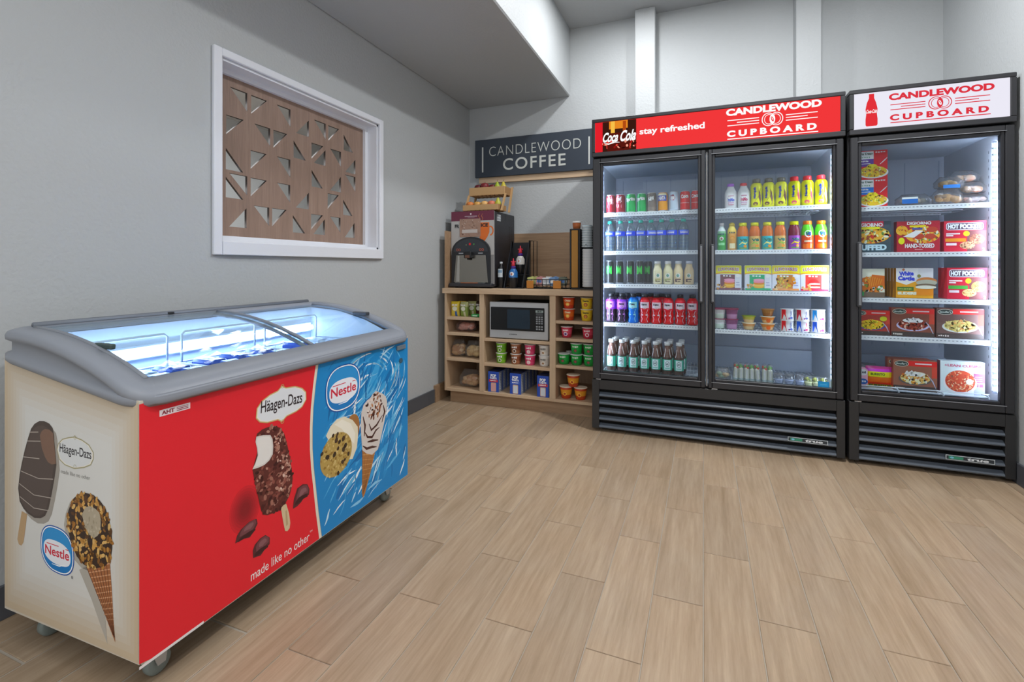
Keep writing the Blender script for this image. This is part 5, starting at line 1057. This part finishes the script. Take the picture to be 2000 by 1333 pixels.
def lunch(nm, topc, mid, c3, kind, seed):
    mb = MB(); mb.box(-.072, .072, 0, .026, 0, .150, '#c9cede', 's', .004, {'-y': '#cdd0de'}); g = G(); g.rrect(-.071, .098, .071, .149, .008, topc, 1); g.line([(-.071, .098), (-.03, .106), (.03, .106), (.071, .098)], .006, '#e89a2a', 1.3); g.text('LUNCHABLES', 0, .124, .118, .022, '#eadfe8', 3, .07, 0, 0, .004); g.text('LUNCHABLES', 0, .1235, .112, .017, '#9a5a7a', 3.5, .02, 0, 0, .004)
    g.rect(-.045, .008, .035, .094, mid, 1.6); g.rect(-.068, 0.002, .068, .014, c3, 2); rn = random.Random(seed); g.text('ham', -.005, .086, .05, .010, '#e8e4ec', 3, .03)
    if kind == 0:
        for k in range(5): g.ell(.005, .022 + k * .010, .030, .008, ['#d9a04a', '#e3b45a', '#c9802c', '#d98a9a', '#dd9ab0'][k], 2.5 + k * .2, 16)
    elif kind == 1: scatter(g, [(-.05, .02), (.05, .02), (.045, .08), (-.045, .085)], 40, .009, ['#a8a04a', '#8f8a3c', '#c98a3a', '#b86a3a', '#c9b04a'], 2.5, .6, rn)
    else:
        g.ell(-.004, .05, .026, .020, '#c93030', 2.4, 14)
        for k in range(3): g.ell(.0, .024 + k * .009, .028, .005, ['#e8dcc8', '#d8402c', '#f0e8d8'][k], 2.7 + k * .2, 12)
    scatter(g, [(-.06, .008), (-.02, .008), (-.02, .035), (-.06, .035)], 8, .009, ['#c9a070', '#b98a4a', '#d9b88a'], 3, .7, rn); g.ell(.052, .086, .012, .011, '#e3e4f0', 3, 12); g.rect(.042, .03, .062, .034, '#8a90b0', 3); g.rect(.042, .045, .06, .049, '#8a90b0', 3); mb.gfx(g, FY(0)); PROTO[nm] = (mb.mesh(nm), [])
lunch('l1', '#e8d02a', '#6a4048', '#6a4250', 0, 1); lunch('l2', '#e8d42a', '#1f9a6c', '#1c9668', 0, 2); lunch('l3', '#e3c82a', '#b07a4a', '#c98a5a', 1, 3); lunch('l4', '#e8e02a', '#d84a44', '#b8344a', 2, 4)
for i, (p, x, d) in enumerate((('l1', .141, 'brown-bordered'), ('l2', .301, 'green-bordered'), ('l3', .446, 'nacho-picture'), ('l4', .590, 'red-bordered'))): put(p, 'lunch_pack', (x, 3.19, .913), f"yellow-topped lunch pack, {d} one, {ORD[i]} on the third shelf behind the right door", 'package', gL('third right'))
def tub(nm, r0, r1, h, c, c2, lidc, extra=None, sq=0):
    mb = MB(); mb.lathe([(r0, 0), (r0 + .001, .003), (r0 + (r1 - r0) * .5, h * .5), (r1, h - .003), (r1 + .004, h - .002), (r1 + .004, h)], [c, c, c2, c2, lidc], 20, mk='s', sq=sq)
    if extra: mb.gfx(extra, CYL((r0 + r1) / 2 + .0025), .0003, 's')
    proto(nm, mb, [('foil_lid', MB().lathe([(r1 + .004, h), (r1 + .002, h + .001)], lidc, 20, mk='s', sq=sq))])
tub('u_white', .028, .034, .058, '#c3d0c4', '#dfe6dc', '#8a4058', None, 1.2); tub('u_purp', .028, .034, .058, '#b08aa8', '#8a5a7a', '#8a4058', None, 1.2)
g = G(); g.ell(0, .018, .012, .012, '#d8652c', 1, 10)
tub('u_green', .025, .036, .040, '#d9b890', '#b9b25a', '#8a9a3a'); tub('u_tan', .025, .036, .040, '#dcbf98', '#cf9a68', '#e3d6c2'); tub('u_or', .026, .038, .040, '#e0b088', '#dd8a4a', '#e8d8c4', g); tub('u_br', .024, .034, .042, '#8a5a34', '#9a6a3c', '#a8784a')
gx = gL('fourth right')
for x, p, d in ((.090, 'u_white', 'pale'), (.160, 'u_purp', 'purple')):
    for k in (0, 1): put(p, 'pudding_cup', (x, 3.215, .678 + k * .060), f"{d} square pudding cup, {'lower' if not k else 'upper'} layer, end of shelf by the middle post", 'cup', gx)
obj('pudding_sleeve', MB().box(-.072, .072, -.036, .045, 0, .004, '#8a4056', 's', .001), loc=(.126, 3.215, .798), label='dark pink carton lid across the stacked pudding cups', cat='carton')
for x, l in ((.254, (('u_tan', 'tan fruit cup under the green one'), ('u_green', 'green-lidded fruit cup on top of a tan one'))), (.355, (('u_or', 'orange fruit cup at the bottom of the stack of three'), ('u_or', 'orange fruit cup in the middle of the stack of three'), ('u_br', 'brown fruit cup on top of the stack of three')))):
    for k, (p, d) in enumerate(l): put(p, 'fruit_cup', (x, 3.215, .678 + k * .0415), d, 'cup', gx)
def yog(nm, c, c2):
    g = G(); g.poly([(-.036, .004), (-.006, .004), (-.012, .03), (-.012, .062), (-.036, .062)], c, 1); g.text('Yoplait', .016, .038, .030, .011, c2, 2, .03, PI / 2); g.ell(.018, .014, .008, .007, c2, 2, 10); g.ell(.006, .012, .005, .005, '#7a3a6a', 2, 8); tub(nm, .035, .0335, .064, '#e6e9f1', '#e6e9f1', '#dfe3ec', g)
yog('y_red', '#cf2c38', '#3a4a8a'); yog('y_red2', '#b8283e', '#3a3a6a'); yog('y_blue', '#1a8ac8', '#c03a5a'); yog('y_dblue', '#1f5ac0', '#c04a6a')
for x, a, b, d in ((.456, 'y_red', 'y_red', 'first'), (.533, 'y_dblue', 'y_red2', 'second'), (.612, 'y_dblue', 'y_blue', 'third')):
    for k, p in enumerate((a, b)): put(p, 'yogurt_cup', (x, 3.215, .678 + k * .0655), f"{'red' if 'red' in p else 'blue'} and white yogurt cup, {'upper' if k else 'lower'} one of the {d} stack of yogurts", 'cup', gx)
# lowest shelf, right
gr = gL('bottom right')
bag('sand', .085, .06, .075, ['#c9b088', '#b08a5c', '#d8ccb4', '#8fa08a'], 10, .018, 8, '#eef3f8'); put('sand', 'wrapped_sandwich', (.110, 3.22, .360), 'cling-wrapped sandwich at the end of the lowest shelf by the middle post', 'sandwich', gr)
def wrap_(nm, seed, redtop):
    rn = random.Random(seed); mb = MB(); mb.box(-.013, .013, -.02, .02, .0, .085, '#d6d8c8', 'm', .008, {'-y': '#e6e6da'})
    for i in range(9): mb.ball(rn.uniform(-.009, .009), rn.uniform(-.014, .012), .086 + rn.uniform(0, .012), .006, .006, .007, rn.choice(['#c8402c', '#d8583a'] if redtop and i < 6 else ['#3f8a3c', '#5aa04a', '#8ab86a']), 'food', 6, 5, .2, i)
    w_ = MB().box(-.015, .015, -.023, .023, -.0, .112, '#f0f4f6', 'wrap', .008); PROTO[nm] = (mb.mesh(nm), [('wrapper', w_.mesh('wrapper'), [], None), ('paper_band', MB().box(-.0142, .0142, -.0212, .0212, .008, .028, '#9fb0b0', 'm', .007).mesh('paper_band'), [], None)])
wrap_('wr1', 1, True); wrap_('wr2', 2, False)
for i, (x, p, lean) in enumerate(((.180, 'wr1', .12), (.211, 'wr2', 0), (.242, 'wr1', 0), (.271, 'wr2', -.04), (.303, 'wr1', -.14), (.338, 'wr1', .0), (.368, 'wr2', -.05))):
    o = put(p, 'tortilla_wrap', (x, 3.215, .361), f"halved tortilla wrap with {'red' if p == 'wr1' else 'green'} filling, {ORD[i]} of the seven standing wraps", 'wrap', gr); o.rotation_euler = (0, lean * .5, 0)
def dcup(nm, inc, r, h, n=0):
    mb = MB(); mb.lathe([(r * .75, 0.001), (r * .93, h * .62), (.001, h * .64)], inc, 16, mk='s')
    if n:
        rn = random.Random(3)
        for i in range(n): mb.ball(rn.uniform(-.6, .6) * r, rn.uniform(-.6, .6) * r, rn.uniform(.3, .95) * h, r * .36, r * .34, r * .34, rn.choice(['#a9b84a', '#c3cc6a', '#8fa23c']), 'g', 8, 6)
    ld = MB().lathe([(r * 1.03, h), (r * 1.03, h + .003), (r * .8, h + .010), (.001, h + .011)], '#e8eef5', 16, mk='wrap'); PROTO[nm] = (mb.mesh(nm), [('clear_cup', MB().lathe([(r * .8, 0), (r, h)], '#e8f0f4', 16, mk='clear').mesh('clear_cup'), [], None), ('lid', ld.mesh('lid'), [], None)])
dcup('dip', '#8f9ab4', .025, .062); dcup('grape', '#c3c9a0', .022, .056, 14)
for i, x in enumerate((.412, .465, .518)): put('dip', 'dessert_cup', (x, 3.20, .360), f"clear lidded cup of grey pudding, {['first', 'second', 'third'][i]} of three on the lowest shelf", 'cup', gr)
for i, x in enumerate((.562, .600, .638)): put('grape', 'grape_cup', (x, 3.205, .360), f"clear lidded cup of green grapes, {['first', 'second', 'third'][i]} of three on the lowest shelf", 'cup', gr)

# ---------------------------------------------------------------- frozen boxes in the one-door freezer
def fbox(nm, w_, h_, d_, col, draw, side=None, top=None):
    mb = MB(); mb.box(0, w_, 0, d_, 0, h_, col, 's', .0008, {'-x': side or col, '+x': side or col, '+z': top or col}); g = G(); draw(g, w_, h_); mb.gfx(g, FY(0)); PROTO[nm] = (mb.mesh(nm), [])
EGG = ['#d8b23a', '#e8c84a', '#f0d870', '#c9843a', '#b85a3a', '#e0d0a0', '#8aa04a', '#d89a5a']
def jd(c2, seed):
    def f(g, w, h):
        g.rect(0, 0, w, h, '#c42c38', .5); g.rect(.0, h * .70, w * .60, h * .97, '#e2e8dc', 1); g.text('Jimmy Dean', w * .31, h * .885, w * .52, h * .10, '#2f4a38', 2, .04); g.text('SIMPLE', w * .32, h * .765, w * .4, h * .05, '#7a9a86', 2, .03)
        g.rect(0, h * .44, w * .60, h * .70, c2, 1); g.text('breakfast', w * .26, h * .63, w * .38, h * .06, '#ffffff', 2, .03); g.rect(w * .04, h * .53, w * .5, h * .55, '#d8d8e8', 2); g.text('bowl', w * .8, h * .93, w * .3, h * .05, '#f0d8d8', 2, .03)
        food(g, w * .58, h * .25, w * .40, h * .20, EGG, 110, 3, '#dfe2ea', seed, .10); food(g, w * .55, h * .42, w * .16, h * .10, ['#e6c23a', '#f0d250', '#d8a830'], 26, 6, None, seed + 5, .22); g.line([(w * .78, h * .5), (w * .9, h * .62), (w * .99, h * .72)], w * .035, '#d6d6de', 5, True)
    return f
fbox('x_jd1', .156, .155, .045, '#b52834', jd('#5a3a8a', 1)); fbox('x_jd2', .156, .155, .045, '#b52834', jd('#1a72c0', 2))
gf = lambda s: f'frozen food on the {s} shelf of the one-door freezer'
put('x_jd2', 'frozen_meal_box', (.775, 3.185, 1.382), 'red breakfast bowl box with a blue band, lower of the two', 'box', gf('top')); put('x_jd1', 'frozen_meal_box', (.775, 3.185, 1.5375), 'red breakfast bowl box with a purple band, upper of the two', 'box', gf('top'))
def wlab(w_):
    m = MB(); m.box(-w_ * .4, w_ * .05, -.046, -.044, .010, .034, '#3568b0', 's'); m.box(-w_ * .4, w_ * .05, -.046, -.044, .034, .044, '#d6dce0', 's'); return m
bag('sw1', .150, .085, .062, ['#8f8a82', '#a59a88', '#77757a', '#b3a894'], 14, .020, 31, '#e3ebf4', wlab(.15)); bag('sw2', .120, .09, .085, ['#b08a5c', '#a87a4c', '#c9a070', '#8a6a4a'], 14, .024, 32, '#e6eef6'); bag('sw3', .110, .09, .065, ['#a88a62', '#96764c', '#b89a6c'], 10, .022, 33, '#e6eef6', MB().box(-.04, .03, -.047, -.045, .0, .018, '#4a82c8', 's')); bag('sw4', .115, .09, .065, ['#9a7a5a', '#b0704a', '#a8907a'], 12, .020, 34, '#dde6f0'); bag('sw5', .12, .09, .055, ['#b0807a', '#8f7a70', '#c0948a'], 12, .018, 35, '#dde6f0')
for p, x, y, z, d in (('sw1', 1.055, 3.215, 1.382, 'long wrapped sandwich with a blue label lying alone mid-shelf'), ('sw2', 1.197, 3.215, 1.382, 'wrapped brown sandwich under the blue-labelled one'), ('sw3', 1.210, 3.23, 1.466, 'wrapped sandwich with a blue label on top of another'), ('sw5', 1.305, 3.235, 1.382, 'wrapped pinkish sandwich lowest against the side wall'), ('sw4', 1.310, 3.25, 1.437, 'wrapped sandwich in the middle of the pile by the side wall'), ('sw4', 1.290, 3.275, 1.500, 'wrapped sandwich at the very top of the pile by the side wall')): put(p, 'wrapped_sandwich', (x, y, z), d, 'sandwich', gf('top'), R.uniform(-.08, .08))
PZ = ['#e0a04a', '#e8b860', '#c9602c', '#b83a2c', '#f0d8a0', '#8a3a28', '#5a7a3a', '#f4e8c8']
def dg1(g, w, h):
    g.rect(0, 0, w, h, '#3a4650', .5); g.rect(0, h * .82, w * .8, h, '#c03a4c', 1); food(g, w * .45, h * .56, w * .52, h * .28, PZ, 90, 2, None, 3, .13); g.text('DIGIORNO', w * .42, h * .885, w * .72, h * .12, '#f0e6ea', 6, .04); g.rrect(w * .14, h * .745, w * .70, h * .815, h * .02, '#e0d02a', 6)
    g.ell(w * .05, h * .34, w * .10, h * .09, '#e3d22a', 6, 14); g.rect(0, 0, w, h * .28, '#34444e', 5); g.text('STUFFED', w * .42, h * .16, w * .92, h * .19, '#b9d0e0', 6, .06)
def dg2(g, w, h):
    g.rect(0, 0, w, h, '#a02c38', .5); food(g, w * .6, h * .55, w * .40, h * .27, PZ, 80, 2, None, 4, .11); [g.ell(w * a, h * b, w * .13, h * .09, '#a84434', 4, 16) for a, b in ((.82, .72), (.78, .50), (.52, .50))]
    food(g, w * .12, h * .70, w * .14, h * .16, PZ, 20, 3, None, 9, .2); g.poly([(w * .15, h * .50), (w * .45, h * .70), (w * .62, h * .68), (w * .40, h * .46)], '#e6e0dc', 5); g.text('DIGIORNO', w * .52, h * .93, w * .56, h * .10, '#f0dce0', 6, .04); g.rect(w * .3, h * .80, w * .68, h * .86, '#d8c23a', 5); g.rect(w * .36, h * .72, w * .6, h * .78, '#4a4a8a', 5)
    g.ell(w * .11, h * .36, w * .075, h * .11, '#e8d41e', 6, 14); g.text('HAND-TOSSED', w * .53, h * .20, w * .68, h * .14, '#f0e6e2', 6, .04); g.rect(w * .42, h * .07, w * .6, h * .09, '#d8a0a0', 6)
def hp(band, fc, seed):
    def f(g, w, h):
        g.rect(0, 0, w, h, '#b02a3c', .5); g.rect(w * .55, 0, w, h * .68, '#6a3c3c', .8); g.rrect(w * .05, h * .70, w * .93, h * .94, h * .07, '#e8d8dc', 2); g.rrect(w * .065, h * .72, w * .915, h * .92, h * .06, '#4a3a4a', 2.4); g.text('HOT POCKETS', w * .49, h * .82, w * .80, h * .155, '#d6e0f0', 4, .07)
        g.rect(w * .05, h * .56, w * .38, h * .60, '#f0e0e0', 2); g.rect(w * .05, h * .50, w * .22, h * .54, '#f0e0e0', 2); g.ell(w * .53, h * .58, w * .075, h * .085, '#dcc02c', 4, 14); g.rect(w * .03, h * .32, w * .52, h * .43, band, 2); g.rect(w * .05, h * .20, w * .3, h * .28, '#ead0d4', 2)
        food(g, w * .78, h * .40, w * .18, h * .17, fc, 50, 3, None, seed, .16); food(g, w * .55, h * .20, w * .18, h * .12, fc[::-1], 40, 5, None, seed + 2, .16); g.text('2', w * .93, h * .07, w * .06, h * .10, '#f4e8ea', 6, .05)
    return f
fbox('x_dg1', .172, .170, .045, '#4a2c38', dg1); fbox('x_dg2', .186, .165, .045, '#8a2430', dg2); fbox('x_hp1', .173, .160, .045, '#a82a3a', hp('#c9862c', ['#8a5a44', '#a87a5a', '#6a3c30', '#c9a080'], 5)); fbox('x_hp2', .163, .163, .034, '#a82a3a', hp('#3f8f3c', ['#b98a5a', '#c9a878', '#a0603c', '#d8b888'], 8), side='#d84a58')
put('x_dg1', 'frozen_meal_box', (.775, 3.185, 1.133), 'dark pizza box with a stuffed-crust picture, by the door handle on the second shelf', 'box', gf('second')); put('x_dg2', 'frozen_meal_box', (.972, 3.185, 1.133), 'dark red hand-tossed pizza box in the middle of the second shelf', 'box', gf('second')); put('x_hp1', 'frozen_meal_box', (1.175, 3.185, 1.133), 'red filled-sandwich box with an amber band on the second shelf', 'box', gf('second'))
def mg(g, w, h):
    g.rect(0, 0, w, h, '#ddd9c8', .5); food(g, w * .55, h * .42, w * .46, h * .30, ['#c9702c', '#d98a3a', '#e8b860', '#e8e4d0', '#7a4a2c', '#4f8a3c', '#f0e8d8'], 90, 2, None, 6, .13); g.poly([(w * .45, h * .30), (w * 1, h * .45), (w, h * .75), (w * .6, h * .80)], '#c46a2c', 4); [g.line([(w * (.5 + k * .07), h * (.36 + k * .02)), (w * (.56 + k * .07), h * (.74 - k * .02))], w * .02, '#e09a4a', 5) for k in range(6)]
    g.rect(0, 0, w, h * .18, '#6a5a4c', 4.5); g.rect(0, h * .05, w * .34, h * .20, '#1f8a4a', 6); g.rrect(0, h * .80, w * .28, h * .99, .004, '#1f8a4a', 6); g.text('green', w * .14, h * .89, w * .2, h * .06, '#e8f0e8', 7, .04)
def wc(g, w, h):
    g.rect(0, 0, w, h, '#e09a24', .5); g.poly([(0, h * .55), (w * .28, h * .44), (w * .5, h * .55), (w * .6, h * .9), (w * .6, h), (0, h)], '#e3e4ee', 1); g.rect(w * .5, h * .55, w, h, '#cfcfd2', .8); g.text('White', w * .28, h * .82, w * .40, h * .15, '#3c48b8', 3, .06, .05); g.text('Castle', w * .28, h * .66, w * .46, h * .15, '#3c48b8', 3, .06, -.03)
    g.ell(w * .20, h * .95, w * .04, h * .04, '#b06a4a', 3, 8); g.rect(w * .03, h * .24, w * .48, h * .37, '#4a6a2c', 2); g.text('jalapeno', w * .25, h * .305, w * .36, h * .05, '#a9b86a', 3, .02); g.text('SLIDERS', w * .3, h * .16, w * .52, h * .10, '#efe6cc', 3, .08)
    g.ell(w * .82, h * .56, w * .28, h * .14, '#b9784a', 4, 18); g.ell(w * .82, h * .52, w * .28, h * .10, '#a8a898', 4.3, 18); g.ell(w * .80, h * .42, w * .27, h * .07, '#6a5a4a', 4.6, 16); g.ell(w * .80, h * .37, w * .28, h * .06, '#d8d8c8', 4.9, 16); g.rect(w * .55, h * .10, w, h * .30, '#cf8430', 5.2); g.ell(w * .62, h * .74, w * .05, h * .06, '#7a7a4a', 4, 10)
fbox('x_mg', .143, .157, .045, '#cfc9b4', mg); fbox('x_wc', .161, .160, .040, '#dc9a22', wc, side='#c98a1e')
put('x_mg', 'frozen_meal_box', (.775, 3.185, .886), 'cream box with a grilled wrap picture by the handle, third shelf', 'box', gf('third'))
for k in range(4): put('x_wc', 'frozen_meal_box', (.969 - .001 * k, 3.185 + k * .0415, .886), f"yellow and white slider box, {['front one', 'second', 'third', 'last'][k]} of the row of four", 'box', gf('third'))
for k in range(3): put('x_hp2', 'frozen_meal_box', (1.186, 3.180 + k * .0355, .886), f"red filled-sandwich box with a green band, {['front one', 'second', 'last'][k]} of three", 'box', gf('third'))
def st(fc, plate, seed, base='#7a4638', dark=False, spot=False, white=None):
    def f(g, w, h):
        g.rect(0, 0, w, h, base, .5); g.rect(w * .0, h * .0, w, h * .16, '#3f3430', 1); g.rect(w * .35, h * .80, w, h * .97, '#cc3a38', 1.2); g.rect(w * .5, h * .865, w * .88, h * .905, '#f0c8c8', 2); g.rect(w * .88, h * .45, w, h * .80, '#b84a3c', 1.1)
        g.ell(w * .19, h * .87, w * .165, h * .095, '#c8c6b8', 3, 20); g.ell(w * .19, h * .87, w * .15, h * .08, '#23302c', 3.3, 20); g.text("Stouffer's", w * .19, h * .87, w * .25, h * .065, '#b8c4bc', 4, .03, 0, .2)
        food(g, w * .5, h * .42, w * .34, h * .19, fc, 110, 3, plate, seed, .13)
        if white: food(g, w * .5, h * .56, w * .24, h * .07, white, 26, 7, None, seed + 1, .2)
        g.line([(w * .80, h * .52), (w * .90, h * .34), (w * .97, h * .12)], w * .03, '#a8acc0', 7, True); g.text('large', w * .16, h * .075, w * .24, h * .06, '#d8d0c8', 3, .03)
        if spot: g.ell(w * .82, h * .66, w * .1, h * .1, '#b8b83a', 7, 14)
    return f
fbox('x_mac', .167, .136, .042, '#8a3430', st(['#e8b02a', '#f0c23a', '#f4d25a', '#d8962a'], '#4a4a8a', 11, '#9a3a34', spot=True)); fbox('x_lasa', .187, .153, .042, '#7a3430', st(['#7a2c22', '#8f3a2c', '#6a241c', '#a8503c', '#d0b0a0'], '#b8b8d8', 12, white=['#e4e4e6', '#d0d0d4']), side='#a84a44'); fbox('x_alf', .195, .157, .042, '#5a3a34', st(['#b8a86a', '#c9bc80', '#a8985a', '#c08a5a', '#d8d0a0'], '#c8ccc8', 13, '#5f4640')); fbox('x_ench', .189, .165, .042, '#8a4a3a', st(['#d8b070', '#e8d8a8', '#c06a3a', '#f0e6cc', '#b8862c'], '#5a5450', 14, '#8a5a48', white=['#ece4cc', '#f4eedc']), side='#a85a48')
put('x_mac', 'frozen_meal_box', (.775, 3.185, .680), 'red frozen macaroni box by the handle on the fourth shelf', 'box', gf('fourth')); put('x_lasa', 'frozen_meal_box', (.948, 3.185, .680), 'dark red meat-dish box in the middle of the fourth shelf', 'box', gf('fourth')); put('x_alf', 'frozen_meal_box', (1.143, 3.185, .680), 'dark brown box with a pasta picture on the fourth shelf', 'box', gf('fourth'))
def lc(g, w, h):
    g.rect(0, 0, w, h, '#cfdcec', .5); g.rect(w * .76, 0, w, h, '#a8aec2', 1); g.rect(w * .75, h * .38, w, h * .66, '#7c4660', 1.5); g.text('+LEAN CUISINE', w * .52, h * .87, w * .86, h * .075, '#b8607a', 8, .03); food(g, w * .45, h * .40, w * .34, h * .33, ['#b8503c', '#c9684c', '#d8906a', '#a03c30', '#e0b090', '#8a3a30', '#e8c8a8'], 170, 3, '#dfe8f0', 15, .085)
    g.ell(w * .66, h * .40, w * .08, h * .09, '#ecd8d4', 7, 12); g.rect(w * .78, h * .26, w * .86, h * .35, '#7c4660', 2); g.rect(w * .88, h * .26, w * .96, h * .35, '#7c4660', 2); [g.rect(w * .78, h * (.43 + .06 * k), w * .94, h * (.445 + .06 * k), '#c8a8b8', 2) for k in range(3)]
fbox('x_lc', .182, .172, .042, '#8a5a6a', lc, top='#cfd8e8')
for k in range(2): put('x_ench', 'frozen_meal_box', (.957 - k * .012, 3.185 + k * .045, .389), f"brown cheesy-dish box on the bottom rack, {['front one', 'one behind'][k]}", 'box', gf('bottom'))
put('x_lc', 'frozen_meal_box', (1.159, 3.185, .389), 'white and pale blue diet meal box on the bottom rack', 'box', gf('bottom'))
def burr(nm, seed):
    mb = MB(); V = []; F = []; cl = []; nu, nv = 16, 8; rn = random.Random(seed)
    for j in range(nv + 1):
        t = j / nv
        for i in range(nu + 1): s_ = i / nu; V.append((.118 * s_, -.018 * (math.sin(PI * t) * math.sin(PI * s_)) ** .5 + rn.uniform(-.001, .001), .115 * t))
    for j in range(nv):
        for i in range(nu): b = j * (nu + 1) + i; F.append((b, b + 1, b + nu + 2, b + nu + 1)); cl.append(['#d8c82c', '#d84a3c', '#dd6a30', '#e0702c', '#d8c82c', '#d8c82c', '#b84ab8', '#c04a88'][j])
    n_ = len(V); V += [(x, .018 - y - .018, z) for x, y, z in V]; F += [tuple(n_ + q for q in f[::-1]) for f in F[:]]; cl += cl[:]
    mb.add(V, F, cl, 'g', True); g = G(); g.rrect(.012, .062, .09, .085, .003, '#dfe030', 1); g.text('BURRITO', .051, .0735, .066, .014, '#5a6a1c', 2, .06); g.text('BURRITOS', .060, .012, .10, .017, '#4a4a12', 2, .08); mb.gfx(g, FY(-.0192)); PROTO[nm] = (mb.mesh(nm), [])
burr('burr', 1)
put('burr', 'burrito_bag', (.838, 3.21, .391), 'pink, orange and yellow burrito bag on the bottom rack', 'package', gf('bottom'))
mb = MB(); mb.box(0, .07, 0, .05, 0, .105, '#d8a8b8', 'g', .012); g = G(); g.ell(.045, .08, .02, .018, '#e8ecf4', 1, 12); g.text('EL', .05, .08, .02, .016, '#3a3a44', 2, .05); g.ell(.045, .03, .022, .016, '#2c5a9a', 1, 12); g.text('MON', .045, .03, .03, .012, '#e8ecf4', 2, .05); mb.gfx(g, FY(0)); obj('burrito_bag', mb, loc=(.775, 3.185, .391), label='pink and blue burrito bag half hidden by the door frame', cat='package', group=gf('bottom'))
bag('burr2', .13, .06, .115, ['#3a2a24', '#c08a3a', '#6a3a2c', '#2c4a6a'], 10, .024, 41, '#e8e4e0'); put('burr2', 'burrito_bag', (.86, 3.29, .391), 'dark snack bag standing behind the burrito bags on the bottom rack', 'package', gf('bottom'))
